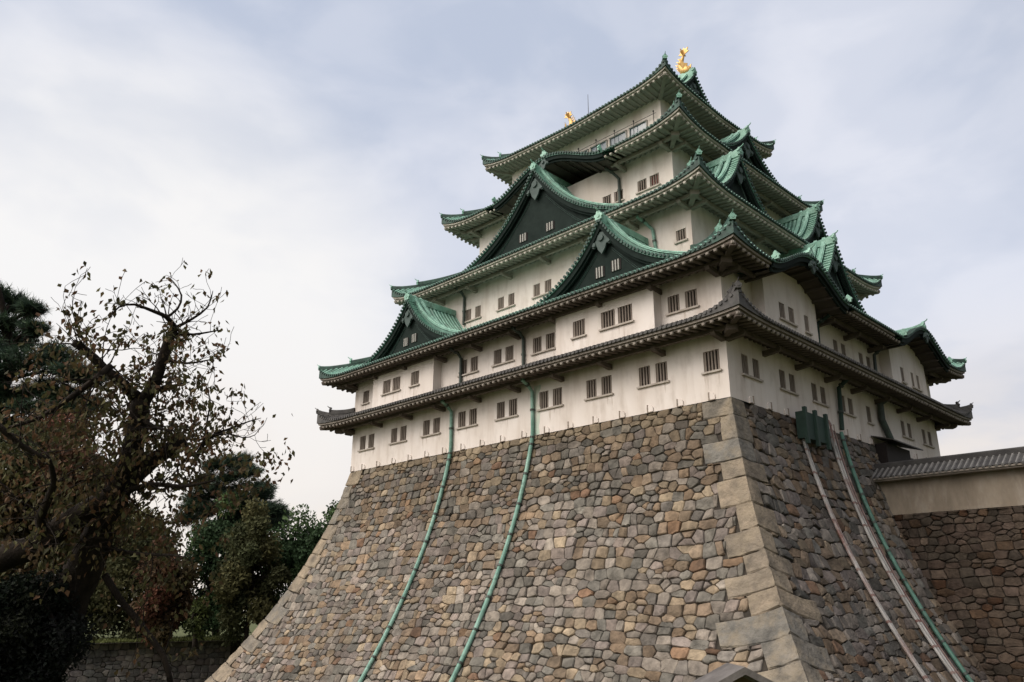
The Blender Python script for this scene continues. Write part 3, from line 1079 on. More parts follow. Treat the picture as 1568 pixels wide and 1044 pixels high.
def build_gable(side, u0, W, H, zf, wf, wb, kind='gable', part='gable', win=(), both=False, ridge_h=.4, horn=True, pend=1.45):
    """triangular or curved gable: u0 centre, W half width, zf foot height, wf front plane, wb back"""
    S, P = SIDES[side]
    kara = kind == 'curved'

    def h(t):
        t = min(1.0, abs(t))
        if kara:
            return kara_h(t, H)
        return H * (.54 * (1 - t) ** 3 + .46 * (1 - t))
    root, rl = MB(), MB()
    NT = 26
    ts = [math.copysign(abs(q) ** 1.3, q) for q in [-1 + 2 * i / (2 * NT) for i in range(2 * NT + 1)]]

    def Q(t, w, dz=0.0):
        return P(u0 + t * W, w, zf + h(t) + dz)
    # roof slab
    secs = []
    for w in (wf + .02, wb):
        secs.append([Q(t, w) for t in ts] + [Q(t, w, -.14) for t in reversed(ts)])
    root.loft(secs)
    # rolls down the slope
    r = .1
    w = wf + (1.25 if not kara else .75)
    while w < wb - .1:
        for sgn in (-1, 1):
            sec = []
            for i in range(NT + 1):
                t = sgn * (i / NT) ** 1.3
                sec.append([P(u0 + t * W, w + r * math.cos(a), zf + h(t) + r * 1.15 * math.sin(a)) for a in (PI, PI * .7, PI * .3, 0)])
            rl.loft(sec, closed=False)
        w += .4
    g_ = obj(part, root, M['copper_pan'], keep)
    obj('tile_rolls', rl, M['copper'], g_)
    # verge tiles, stubs across the edge
    vt, ve = MB(), MB()
    fronts = [(wf, 1)] + ([(wb, -1)] if both else [])
    for (w_, sg) in fronts:
        L_, acc = 0, 0
        prev = None
        steps = 240
        nxt = .15
        for i in range(steps + 1):
            t = i / steps
            p = Vector((t * W, h(t)))
            if prev is not None:
                L_ += (p - prev).length
            prev = p
            if L_ >= nxt:
                nxt += .31
                for s2 in (-1, 1):
                    a = P(u0 + s2 * t * W, w_ - .06 * sg, zf + h(t) + .02)
                    b = P(u0 + s2 * t * W, w_ + (.62 if not kara else .5) * sg, zf + h(t) + .02)
                    vt.tube([a, b], .09, 7)
                    ve.tube([a + (a - b).normalized() * .03, a + (b - a).normalized() * .05], .108, 8)
    obj('verge_tiles', vt, M['copper'] if not kara else M['copper_edge'], g_)
    veo = obj('verge_tile_ends', ve, M['copper_edge'], g_)
    veo['kind'] = 'stuff'
    # descending ridge
    if not kara:
        dr, dp_ = MB(), MB()
        for (w_, sg) in fronts:
            for s2 in (-1, 1):
                for (wo, hw, hh) in ((.84, .17, .6), (1.5, .16, .55)):
                    for (q0, q1, hk, mbx) in ((-.04, .60, .9, dp_), (.66, .80, 1.12, dr), (.84, 1.0, .8, dr)):
                        sec = []
                        for i in range(NT + 1):
                            t = s2 * min(.975, (i / NT) ** 1.3)
                            wc = w_ + wo * sg
                            b_, c_ = zf + h(t) + hh * q0, zf + h(t) + hh * q1
                            sec.append([P(u0 + t * W, wc - hw * hk, b_), P(u0 + t * W, wc - hw * hk, c_ - .03), P(u0 + t * W, wc - hw * .5, c_), P(u0 + t * W, wc + hw * .5, c_), P(u0 + t * W, wc + hw * hk, c_ - .03), P(u0 + t * W, wc + hw * hk, b_)])
                        mbx.loft(sec)
                # little ornament at the lower end
                t = s2 * .965
                a, b = P(u0 + t * W, w_ + .95 * sg, zf + h(t) + .2), P(u0 + (t - s2 * .02) * W, w_ + .95 * sg, zf + h(t) + .2)
                horn_plate(dr, a + Vector((0, 0, .12)), P(0, 1, 0) - P(0, 0, 0), (0, 0, 1), (a - b), .6)
        obj('descending_ridge', dr, M['copper'], g_)
        obj('ridge_base', dp_, M['copper_pan'], g_)
    # barge board and its under-moulding
    bb = MB()
    for (w_, sg) in fronts:
        for (wo, th, z0, z1) in ((.10, .16, -.12, -.5 if not kara else -.46), (.26, .14, -.42, -.66)):
            for s2 in (-1, 1):
                sec = []
                for i in range(NT + 1):
                    t = s2 * (i / NT) ** 1.3
                    k = 1 + (.25 * (1 - abs(t)) if not kara else 0)
                    sec.append([P(u0 + t * W, w_ + wo * sg, zf + h(t) + z0), P(u0 + t * W, w_ + (wo + th) * sg, zf + h(t) + z0), P(u0 + t * W, w_ + (wo + th) * sg, zf + h(t) + z1 * k), P(u0 + t * W, w_ + wo * sg, zf + h(t) + z1 * k)])
                bb.loft(sec)
    obj('barge_board', bb, M['copper_dark'], g_)
    if not kara:
        for (w_, sg) in fronts:
            pn, seams = MB(), []
            wp = w_ + .55 * sg
            up_ = [P(u0 + t * W, wp, zf + max(-.25, h(t) - .1)) for t in ts]
            lo = [P(u0 + t * W, wp, zf - .35) for t in ts]
            pn.loft([up_, lo], closed=False)
            # raised seams in the copper cladding following the slope
            for off in (1.15, 1.3):
                for s2 in (-1, 1):
                    sec = []
                    for i in range(14):
                        t = s2 * (.10 + .62 * i / 13)
                        zz = zf + h(t) - off + .12 * math.sin(i * .5)
                        if zz < zf + .1:
                            break
                        sec.append([P(u0 + t * W, wp - .02 * sg, zz), P(u0 + t * W, wp - .07 * sg, zz - .03), P(u0 + t * W, wp - .02 * sg, zz - .07)])
                    if len(sec) > 2:
                        sm = MB()
                        sm.loft(sec)
                        seams.append(sm)
            obj('gable_panel', pn, M['copper_dark'], g_)
            for sm in seams:
                obj('panel_seam', sm, M['copper_carve'], g_)
    else:
        so = MB()
        for s2 in (-1, 1):
            rl_end = MB()
            horn_plate(rl_end, P(u0 + s2 * W * .97, wf - .02, zf + .18), P(0, 1, 0) - P(0, 0, 0), (0, 0, 1), (P(s2, 0, 0) - P(0, 0, 0)), .55, False)
            obj('ridge_end_ornament', rl_end, M['copper'], g_)
        so.loft([[Q(t, w_, -.5) for t in ts] for w_ in (wf + .25, wb)], closed=False)
        n = 11
        for k in range(1, n):
            t = -1 + 2 * k / n
            a, b = Q(t, wf + .3, -.5), Q(t, wb, -.5)
            so.box((a + b) / 2 - Vector((0, 0, .08)), (b - a) / 2, P(.09, 0, 0) - P(0, 0, 0), (0, 0, .09))
        obj('soffit', so, M['soffit_shaded'], g_)
    # gegyo pendant under the apex
    for (w_, sg) in fronts:
        pd = MB()
        X_ = P(1, 0, 0) - P(0, 0, 0)
        ol = [(0, .1), (.25, .05), (.34, -.2), (.55, -.28), (.62, -.5), (.45, -.62), (.28, -.52), (.2, -.75), (0, -1.0), (-.2, -.75), (-.28, -.52), (-.45, -.62), (-.62, -.5), (-.55, -.28), (-.34, -.2), (-.25, .05)]
        k = pend
        O = P(u0, w_ + (.34 if not kara else .06) * sg, zf + H - (1.0 if not kara else .35))
        out = (P(0, 0, 0) - P(0, 1, 0)) * sg
        pd.prism([(x * k, y * k) for x, y in ol], O, X_, (0, 0, 1), out * .14)
        pd.tube([O + out * .12 - Vector((0, 0, .2 * k)), O + out * .26 - Vector((0, 0, .2 * k))], .16 * k, 10)
        for s2 in (-1, 1):
            pd.tube([O + out * .12 + X_ * s2 * .42 * k - Vector((0, 0, .45 * k)), O + out * .22 + X_ * s2 * .42 * k - Vector((0, 0, .45 * k))], .11 * k, 8)
        obj('pendant', pd, M['copper_carve'], g_)
    # ridge
    rd = MB()
    zt = zf + H
    w0, w1 = wf + .1, (wb - .1 if both else wb)
    sec = []
    for q in range(13):
        w = lerp(w0, w1, q / 12)
        e = .16 * (max(0, 1 - q / 3) ** 2 + (max(0, 1 - (12 - q) / 3) ** 2 if both else 0))
        sec.append([P(u0 - .2, w, zt - .15), P(u0 - .2, w, zt + ridge_h - .08 + e), P(u0 - .1, w, zt + ridge_h + e), P(u0 + .1, w, zt + ridge_h + e), P(u0 + .2, w, zt + ridge_h - .08 + e), P(u0 + .2, w, zt - .15)])
    rd.loft(sec)
    X_ = P(1, 0, 0) - P(0, 0, 0)
    for (w_, sg) in fronts:
        horn_plate(rd, P(u0, w_ + .05 * sg, zt + .15), X_, (0, 0, 1), (P(0, 0, 0) - P(0, 1, 0)) * sg, .72, horn)
    obj('gable_ridge', rd, M['copper'], g_)
    # small white-barred vents
    for (uc, zc, ww_, hh) in win:
        wd = MB()
        wp = wf + .55
        wd.box(P(uc, wp - .01, zc), X_ * ww_ / 2, P(0, .03, 0) - P(0, 0, 0), (0, 0, hh / 2))
        wo = obj('gable_window', wd, M['dark'], g_)
        return_bars.append((wo, P, uc, zc, ww_, hh, wp))
    return g_


return_bars = []
WH = M['whitebar']
build_gable('L', 8.1, 6.45, 4.8, 8.5, -.95, 5.2, win=[(8.55, 9.75, .8, .75), (7.2, 9.85, .8, .75)])
build_gable('L', 28.8, 6.45, 4.8, 8.5, -.95, 5.2, win=[(29.3, 9.75, .7, .7), (28.2, 9.85, .7, .7)])
build_gable('L', 18.45, 9.2, 6.95, 16.35, 3.6, 9.0, win=[(20.1, 17.75, .95, .7), (17.1, 17.75, .95, .7)], pend=1.8)
build_gable('R', 16.5, 6.0, 5.9, 8.9, -.3, 5.2)
build_gable('R', 10.2, 4.6, 4.6, 16.4, 3.3, 8.5)
build_gable('R', 22.8, 4.6, 4.6, 16.4, 3.3, 8.5)
build_gable('R', 16.5, 6.2, 3.6, 23.3, 5.7, 10.8)
build_gable('R', 16.5, 5.35, 3.75, 31.45, 10.3, LY - 10.3, part='top_gable_roof', both=True, ridge_h=.55, horn=False)
build_gable('R', 6.9, 5.0, 1.75, 7.95, -2.5, 1.6, kind='curved', part='curved_gable', pend=.8)
build_gable('R', 26.1, 5.0, 1.75, 7.95, -2.5, 1.6, kind='curved', part='curved_gable', pend=.8)
build_gable('L', 18.45, 6.2, 2.05, 22.92, 4.9, 9.8, kind='curved', part='curved_gable', pend=.9)
for (wo, P, uc, zc, ww_, hh, wp) in return_bars:
    b = MB()
    for k in range(3):
        u = uc + (k - 1) * ww_ * .28
        b.box(P(u, wp - .07, zc), P(ww_ * .06, 0, 0) - P(0, 0, 0), P(0, .03, 0) - P(0, 0, 0), (0, 0, hh / 2))
    obj('window_bars', b, WH, wo)


# walls with window openings -------------------------------------------------
def wall_face(mb, P, w, u0, u1, z0, z1, holes, depth=.22):
    us = sorted({u0, u1, *[x for q in holes for x in q[:2]]})
    zs = sorted({z0, z1, *[x for q in holes for x in q[2:4]]})
    for i in range(len(us) - 1):
        for j in range(len(zs) - 1):
            uc, zc = (us[i] + us[i + 1]) / 2, (zs[j] + zs[j + 1]) / 2
            if any(q[0] < uc < q[1] and q[2] < zc < q[3] for q in holes):
                continue
            mb.quad(P(us[i], w, zs[j]), P(us[i + 1], w, zs[j]), P(us[i + 1], w, zs[j + 1]), P(us[i], w, zs[j + 1]))
    for (a, b, c, d) in [q[:4] for q in holes]:
        for (p, q) in (((a, c), (b, c)), ((b, c), (b, d)), ((b, d), (a, d)), ((a, d), (a, c))):
            mb.quad(P(p[0], w, p[1]), P(q[0], w, q[1]), P(q[0], w + depth, q[1]), P(p[0], w + depth, p[1]))


def window(P, w, holes, nb=4, red=None, pm=None):
    """one window: one or two barred openings over a common sill"""
    D = lambda a, b, c: P(a, b, c) - P(0, 0, 0)
    pane = MB()
    for (a, b, c, d) in holes:
        pane.quad(P(a - .02, w + .215, c - .02), P(b + .02, w + .215, c - .02), P(b + .02, w + .215, d + .02), P(a - .02, w + .215, d + .02))
    o = obj('window', pane, pm or (M['shutter'] if P is PR else M['dark']), keep)
    for (a, b, c, d) in holes:
        bars = MB()
        n = nb if b - a < .95 else nb + 1
        for k in range(n):
            u = a + (b - a) * (k + .5) / n
            bars.box(P(u, w + .09, (c + d) / 2), D(.052, 0, 0), D(0, .045, 0), (0, 0, (d - c) / 2 - .002))
        # thin timber lining
        for (uu, hw) in ((a + .022, .02), (b - .022, .02)):
            bars.box(P(uu, w + .12, (c + d) / 2), D(hw, 0, 0), D(0, .08, 0), (0, 0, (d - c) / 2 - .002))
        obj('window_bars', bars, M['wood'], o)
    sl = MB()
    a, b, c = min(q[0] for q in holes), max(q[1] for q in holes), holes[0][2]
    sl.box(P((a + b) / 2, w - .055, c - .065), D((b - a) / 2 + .13, 0, 0), D(0, .085, 0), (0, 0, .055))
    obj('sill', sl, M['sill'], o)
    st_ = random.Random(int((a * 31 + c * 17 + w * 7) * 10))
    for k in range(st_.choice((1, 2, 2, 3))):
        u_, z_, l_, h_ = st_.uniform(a - .1, b + .1), c - .12, st_.uniform(.35, 1.0), st_.uniform(.03, .1)
        sm = MB()
        sm.loft([[P(u_ - h_ * q + st_.uniform(-.02, .02), w - .004, z_ - l_ * t), P(u_ + h_ * q + st_.uniform(-.02, .02), w - .004, z_ - l_ * t)] for t, q in ((0, 1), (.2, .8), (.45, .75), (.7, .4), (1, .1))], closed=False)
        obj('rain_stain', sm, M['rain_stain'], o)
    if red:
        rc = MB()
        a, b, c, d = holes[red]
        rc.quad(P(a, w + .18, c), P(b, w + .18, c), P(b, w + .18, d), P(a, w + .18, d))
        obj('red_curtain', rc, M['redcloth'], o)


def pair(c, z0, z1, wd=.84, gap=.40):
    return [(c - gap / 2 - wd, c - gap / 2, z0, z1), (c + gap / 2, c + gap / 2 + wd, z0, z1)]


def one(c, z0, z1, wd=1.05):
    return [(c - wd / 2, c + wd / 2, z0, z1)]


def wall_rect(P, w, u0, u1, z0, z1, wins, name='wall'):
    mb = MB()
    wall_face(mb, P, w, u0, u1, z0, z1, [q for g_ in wins for q in g_])
    obj(name, mb, M['plaster'], keep, normals=False)
    for g_ in wins:
        window(P, w, g_)


PL, PR, PB, PF = (SIDES[k][1] for k in 'LRBF')
# first storey
L1 = [one(1.02, 1.53, 2.75)] + [pair(c, 1.56, 2.77) for c in (5.07, 9.27, 13.47, 17.68, 21.87, 26.07, 30.27, 34.69)]
wall_rect(PL, 0, 0, LY, ZT, 4.0, L1)
R1 = [pair(c, 1.5, 2.72, .75, .5) for c in (2.56, 7.0, 11.25, 15.45)] + [one(19.1, 1.45, 2.68, .75)] + [pair(c, 1.45, 2.66, .72, .6) for c in (26.1, 30.45)]
wall_rect(PR, 0, 0, LX, ZT, 4.0, R1)
wall_rect(PB, 0, 0, LY, ZT, 4.0, [pair(c, 1.56, 2.77) for c in (5, 13, 21, 29)])
wall_rect(PF, 0, 0, LX, ZT, 4.0, [pair(c, 1.56, 2.77) for c in (5, 13, 21, 29)])
# second storey
L2 = [pair(2.68, 5.68, 6.78), pair(14.06, 5.66, 6.8), pair(18.07, 5.66, 6.8), pair(21.85, 5.64, 6.8), one(35.25, 5.66, 6.78, .9)]
wall_rect(PL, 0, 0, LY, 4.0, 8.0, L2)
R2 = [pair(15.5, 5.55, 6.72, .72, .55), pair(19.75, 5.55, 6.72, .72, .6), one(2.2, 5.7, 6.8, .8)]
wall_rect(PR, 0, 0, LX, 4.0, 8.0, R2)
wall_rect(PB, 0, 0, LY, 4.0, 8.0, [pair(c, 5.6, 6.8) for c in (3, 18, 34)])
wall_rect(PF, 0, 0, LX, 4.0, 8.0, [pair(c, 5.6, 6.8) for c in (3, 16, 30)])


def bay(P, u0, u1, z0, z1, wins, w=-.8):
    mb = MB()
    wall_face(mb, P, w, u0, u1, z0, z1, [q for g_ in wins for q in g_])
    for u in (u0, u1):
        mb.quad(P(u, w, z0), P(u, 0, z0), P(u, 0, z1), P(u, w, z1))
    mb.quad(P(u0, w, z1), P(u1, w, z1), P(u1, 0, z1), P(u0, 0, z1))
    mb.quad(P(u0, w, z0), P(u1, w, z0), P(u1, 0, z0), P(u0, 0, z0))
    obj('projecting_bay', mb, M['plaster'], keep, normals=False)
    for g_ in wins:
        window(P, w, g_)


bay(PL, 4.2, 12.2, 4.45, 7.72, [one(10.15, 5.6, 6.72), pair(7.05, 5.6, 6.73, 1.12, .24)])
bay(PL, 25.1, 33.1, 4.45, 7.72, [one(27.4, 5.62, 6.76, 1.05), pair(30.5, 5.62, 6.76, 1.05, .28)])
bay(PR, 3.5, 10.4, 4.45, 9.0, [pair(6.25, 5.66, 6.74, .74, .46), one(8.9, 5.6, 6.74, .62)])
bay(PR, 22.6, 29.8, 4.45, 9.0, [one(24.72, 5.45, 6.65, .65), pair(27.4, 5.45, 6.65, .55, .62)])


# upper storeys
def storey(w, z0, z1, wl, wr):
    wall_rect(PL, w, w, LY - w, z0, z1, wl)
    wall_rect(PR, w, w, LX - w, z0, z1, wr)
    wall_rect(PB, w, w, LY - w, z0, z1, [])
    wall_rect(PF, w, w, LX - w, z0, z1, [])


storey(4.34, 10.5, 15.75, [pair(c, 12.26, 13.33, .72, .5) for c in (26.35, 22.3, 18.2)] + [one(5.2, 12.55, 13.4, .8)], [pair(c, 12.3, 13.35, .72, .5) for c in (8, 25)])
storey(9.77, 24.5, 29.6, [], [])


def storey4():
    w = 7.6
    wl = [pair(9.9, 19.7, 20.7, .88, .3), pair(13.4, 19.7, 20.65, .88, .3), pair(23.4, 19.7, 20.65, .88, .3)]
    mb = MB()
    wall_face(mb, PL, w, w, LY - w, 17.5, 23.1, [q for g_ in wl for q in g_])
    obj('wall', mb, M['plaster'], keep, normals=False)
    for i, g_ in enumerate(wl):
        window(PL, w, g_, red=None)
    rc = MB()
    a, b, c, d = wl[0][0]
    rc.quad(PL(a, w + .17, c), PL(b, w + .17, c), PL(b, w + .17, d), PL(a, w + .17, d))
    obj('red_curtain', rc, M['redcloth'], keep)
    wall_rect(PR, w, w, LX - w, 17.5, 23.1, [])
    wall_rect(PB, w, w, LY - w, 17.5, 23.1, [])
    wall_rect(PF, w, w, LX - w, 17.5, 23.1, [])


storey4()

# observation windows of the top storey: white frame strip standing proud, glass panes
for P, a, b in ((PL, 11.0, LY - 11.0), (PR, 11.0, LX - 11.0)):
    w = 9.77
    D = lambda x, y, z: P(x, y, z) - P(0, 0, 0)
    n = 7 if P is PL else 5
    for k in range(n):
        u0, u1 = a + (b - a) * k / n + .18, a + (b - a) * (k + 1) / n - .18
        gl = MB()
        gl.quad(P(u0, w - .02, 26.3), P(u1, w - .02, 26.3), P(u1, w - .02, 27.42), P(u0, w - .02, 27.42))
        wo = obj('observation_window', gl, M['glass'], keep)
        fr = MB()
        for u in (u0, u1):
            fr.box(P(u, w - .06, 26.85), D(.05, 0, 0), D(0, .06, 0), (0, 0, .62))
        fr.box(P((u0 + u1) / 2, w - .06, 27.44), D((u1 - u0) / 2 + .05, 0, 0), D(0, .06, 0), (0, 0, .04))
        obj('window_frame', fr, M['whitebar'], wo)
    ra = MB()
    ra.tube([P(a - .9, w - .3, 27.55), P(b + .9, w - .3, 27.55)], .025, 6)
    for k in range(n + 2):
        u = a - .7 + (b - a + 1.4) * k / (n + 1)
        ra.tube([P(u, w - .3, 26.1), P(u, w - .3, 27.75)], .03, 6)
        ra.tube([P(u, w - .3, 27.72), P(u, w - .3, 27.78), P(u, w - .3, 27.88)], [.05, .085, .03], 8)
    obj('railing', ra, M['iron'], keep)

# small plaster brackets along the foot of the wall
for P, S_, n in ((PL, LY, 17), (PR, LX, 14)):
    for k in range(n + (1 if P is PL else 0)):
        u = .5 + (S_ - 1.0) * (k + .35) / n if P is PL else 2.3 + (S_ - 4) * k / n
        if u > S_ - .2:
            u = S_ - .25
        br = MB()
        D = lambda x, y, z: P(x, y, z) - P(0, 0, 0)
        br.prism([(-.3, 0), (-.3, .28), (-.18, .42), (.05, .42), (.05, 0)], P(u, -.07, ZT), D(1, 0, 0), (0, 0, 1), D(0, .1, 0))
        o = obj('wall_stub', br, M['plaster'], keep)
        b2 = MB()
        b2.box(P(u + .085, -.06, ZT + .22), D(.03, 0, 0), D(0, .05, 0), (0, 0, .24))
        b2.box(P(u - .1, -.1, ZT + .0), D(.2, 0, 0), D(0, .04, 0), (0, 0, .025))
        obj('iron_strap', b2, M['strap'], o)

# downpipes -------------------------------------------------------------------


def pipe(pts, r, mt, joints=True, name='downpipe', step=1.9, parent=None):
    mb = MB()
    pts = [Vector(p) for p in pts]
    mb.tube(pts, r, 10)
    cl_ = MB()
    if joints:
        acc, nx = 0, .6
        for i in range(len(pts) - 1):
            d = pts[i + 1] - pts[i]
            l = d.length
            while nx < acc + l:
                c = pts[i] + d * ((nx - acc) / l)
                cl_.tube([c - d.normalized() * .07, c + d.normalized() * .07], r * (1.3 if name == 'downpipe' else 1.12), 10)
                nx += step
            acc += l
    o = obj(name, mb, mt, parent or keep, smooth=False)
    if cl_.f:
        co = obj('pipe_collars', cl_, M['pipe_dark'] if name == 'downpipe' else M['pipe_red'], o)
        co['kind'] = 'stuff'
    return o


def left_run(y, s0, s1, drift=0):
    return [face_left(y + drift * (s / s1), s, .16) for s in frange(s0, s1, 1.0)]


for y, dr in ((23.5, .5), (15.0, .55)):
    pipe([(-1.2, y, 3.55), (-.75, y, 3.35), (-.2, y, 2.9), (-.16, y, .4), (-.2, y, -.3)], .13, M['pipe_green'])
    pipe([(-.2, y, -.2)] + left_run(y, .6, SB, dr), .14, M['pipe_green'], step=2.1)
# verdigris streaks where the copper pipe has bled onto the plaster
mb = MB()
_r = random.Random(2)
zz = [3.3, 3.0, 2.6, 2.1, 1.7, 1.2, .8, .4, .05, -.12]
mb.loft([[Vector((-.006, 14.98, z)), Vector((-.006, 14.98 - _r.uniform(.28, .62), z))] for z in zz], closed=False)
obj('verdigris_stain', mb, M['verdigris'], keep)
pipe([(-1.3, 22.6, 7.45), (-.5, 22.6, 7.3), (-.15, 22.6, 6.95), (-.15, 22.6, 4.9)], .12, M['pipe_dark'])
pipe([(-1.3, 15.9, 7.5), (-.5, 15.9, 7.3), (-.15, 15.9, 6.95), (-.15, 15.9, 4.9)], .12, M['pipe_dark'])
pipe([(3.2, 27.4, 15.1), (3.9, 27.4, 14.9), (4.2, 27.4, 14.5), (4.2, 27.4, 12.0)], .12, M['pipe_dark'])
pipe([(6.5, 13.2, 22.4), (7.1, 13.0, 22.2), (7.45, 12.6, 21.6), (7.45, 12.6, 19.2)], .12, M['pipe_dark'])
pipe([(3.2, 8.0, 15.0), (3.9, 7.8, 14.7), (4.2, 7.4, 14.1), (4.2, 7.2, 12.2)], .12, M['pipe_green'])
pipe([(13.9, -.9, 3.5), (13.9, -.25, 3.0), (13.75, -.18, .1)], .15, M['green_paint'])
pipe([face_right(13.5 - .12 * s, s, .2) for s in frange(0, SB, 1)], .12, M['pipe_green_dark'])
pipe([(11.6, -1.2, 7.4), (11.6, -.3, 7.0), (11.6, -.2, 4.9)], .13, M['green_paint'])
pipe([(20.9, -1.0, 7.4), (20.9, -.3, 6.9), (20.9, -.2, 4.8)], .13, M['pipe_dark'])
pipe([(20.7, -.9, 3.5), (20.7, -.3, 3.1), (20.75, -.25, 1.9), (21.6, -.35, .6), (21.9, -.35, -.1)], .24, M['pipe_dark'], False)
pipe([(21.9, -.45, .1), (22.0, -.75, -1.9)], .15, M['pipe_green'], False)


def conduit(us, s0, s1, r, mt, h=.15):
    n = 18
    pts = [face_right(lerp(us[0], us[1], i / n), lerp(s0, s1, i / n), h) for i in range(n + 1)]
    return pipe(pts, r, mt, True, 'conduit', 1.5, None)


for us, r, mt, h in (((7.35, 5.2), .085, M['pipe_grey'], .2), ((7.65, 5.5), .045, M['pipe_grey'], .2),
                     ((11.7, 9.1), .085, M['pipe_grey'], .18), ((12.1, 9.5), .07, M['pipe_grey'], .18), ((12.5, 9.9), .05, M['pipe_red'], .18)):
    put(conduit(us, .05, SB, r, mt, h), base)
pipe([(12.0, -.25, .1), (11.5, -.3, .35), (11.2, -.5, .1), (11.2, -.7, -1.4)], .06, M['pipe_grey'], False, 'conduit')

# dark green timber box hung on the stone face, three posts
bx = MB()
bx.box((8.3, -.62, -.72), (1.5, 0, 0), (0, .26, 0), (0, 0, .82))
gb = obj('pipe_box', bx, M['green_paint'], keep)
for x in (6.9, 8.25, 9.7):
    p_ = MB()
    p_.box((x, -.93, -.78), (.13, 0, 0), (0, .1, 0), (0, 0, 1.12))
    obj('box_post', p_, M['green_paint'], gb)
# roofed niche at the foot of the wall beside the connecting wall
nb = MB()
nb.abox(19.2, 23.6, -.85, -.06, -2.4, -.05)
nc = obj('service_hatch', nb, M['dark'], keep)
nr_ = MB()
nr_.prism([(18.8, .42), (24.4, .42), (24.4, .5), (18.8, .5)], (0, -.05, 0), (1, 0, 0), (0, 0, 1), (0, -1.5, -.45))
obj('hatch_roof', nr_, M['iron'], nc)

# golden fish on the ridge


def golden_fish(y, face):
    """tail-up fish; face=+1 looks along +y"""
    x = LX / 2
    z0 = 35.62
    B = MB()
    # spine in (along, up): head low, body rising and curling, tail up
    sp = [(-.72, .10, .10, .12), (-.55, .20, .28, .26), (-.25, .34, .36, .36), (.08, .55, .36, .36), (.30, .90, .31, .31), (.36, 1.25, .26, .25), (.28, 1.58, .20, .19), (.12, 1.85, .13, .13), (-.02, 2.05, .08, .08)]
    secs = []
    for i, (a, u, ra, rb) in enumerate(sp):
        a0, u0 = sp[max(0, i - 1)][:2]
        a1, u1 = sp[min(len(sp) - 1, i + 1)][:2]
        t = Vector((0, (a1 - a0) * face, u1 - u0)).normalized()
        n = Vector((1, 0, 0))
        b = t.cross(n)
        c = Vector((x, y + a * face, z0 + u))
        secs.append([c + n * ra * 1.05 * math.cos(2 * PI * k / 12) + b * 1.25 * rb * math.sin(2 * PI * k / 12) for k in range(12)])
    B.loft(secs)
    o = obj('golden_fish', B, M['gold'], keep, smooth=True)
    fin = MB()
    tl = [(0, 0), (-.18, .25), (-.62, .42), (-.42, .55), (-.55, .85), (-.25, .75), (-.08, 1.0), (.06, .72), (.34, .82), (.28, .5), (.5, .4), (.2, .25)]
    fin.prism(tl, (x - .04, y + .0 * face, z0 + 1.95), (0, face, 0), (0, 0, 1), (.08, 0, 0))
    fin.prism([(p[0] * .85, p[1] * .8) for p in tl], (x, y - .04 + .0 * face, z0 + 1.95), (1, 0, 0), (0, 0, 1), (0, .08, 0))
    obj('tail_fin', fin, M['gold'], o)
    f2 = MB()
    for k in range(6):                        # dorsal spikes along the back
        a, u = [(.30, .42), (.52, .70), (.64, 1.0), (.66, 1.3), (.56, 1.62), (.40, 1.88)][k]
        f2.prism([(-.12, 0), (.12, -.02), (.26, .22)], (x - .03, y + a * face, z0 + u), (0, face, 0), (0, 0, 1), (.06, 0, 0))
    for s_ in (-1, 1):                        # breast fins
        f2.prism([(0, 0), (.42, .55), (.16, .6), (.08, .95), (-.2, .55), (-.5, .5), (-.3, .05)], (x + s_ * .34, y - .1 * face, z0 + .42), (s_ * .55, face * .8, 0), (s_ * .2, 0, 1), (.05 * s_, 0, 0))
        f2.prism([(0, 0), (.24, .2), (-.1, .3)], (x + s_ * .3, y - .5 * face, z0 + .3), (s_ * .8, -face * .4, 0), (s_ * .2, 0, 1), (.05 * s_, 0, 0))
    f2.prism([(-.05, 0), (.05, 0), (.02, .42), (-.14, .5)], (x - .04, y - .62 * face, z0 + .3), (0, face, 0), (0, 0, 1), (.08, 0, 0))
    obj('fin', f2, M['gold'], o)


golden_fish(11.35, 1)
golden_fish(LY - 11.35, -1)
lr = MB()
lr.tube([(LX / 2, 22.9, 35.6), (LX / 2, 22.9, 39.3)], [.045, .02], 6)
obj('lightning_rod', lr, M['iron'], keep)

# ------------------------------------------------------------------ connecting wall on the right
cw = thing('connecting_wall', 'low buff plaster wall with grey tiled roof on a dark stone base, right of the keep', 'wall', (17.4, -10, GM))
WX, CY0, CY1 = 17.35, -32.0, .3
mb = MB()
mb.abox(WX, WX + 1.1, CY0, CY1, -5.1, -2.9)
put(obj('plaster_wall', mb, M['plaster_old']), cw)
mb = MB()
mb.abox(WX - .06, WX + 1.15, CY0, CY1, -5.28, -5.1)
put(obj('wall_plinth', mb, M['plaster_old']), cw)


def conn_face(u, s, h=0.0):
    return Vector((WX - .12 - .17 * s - h, u, -5.28 - s * .985 + h * .17))


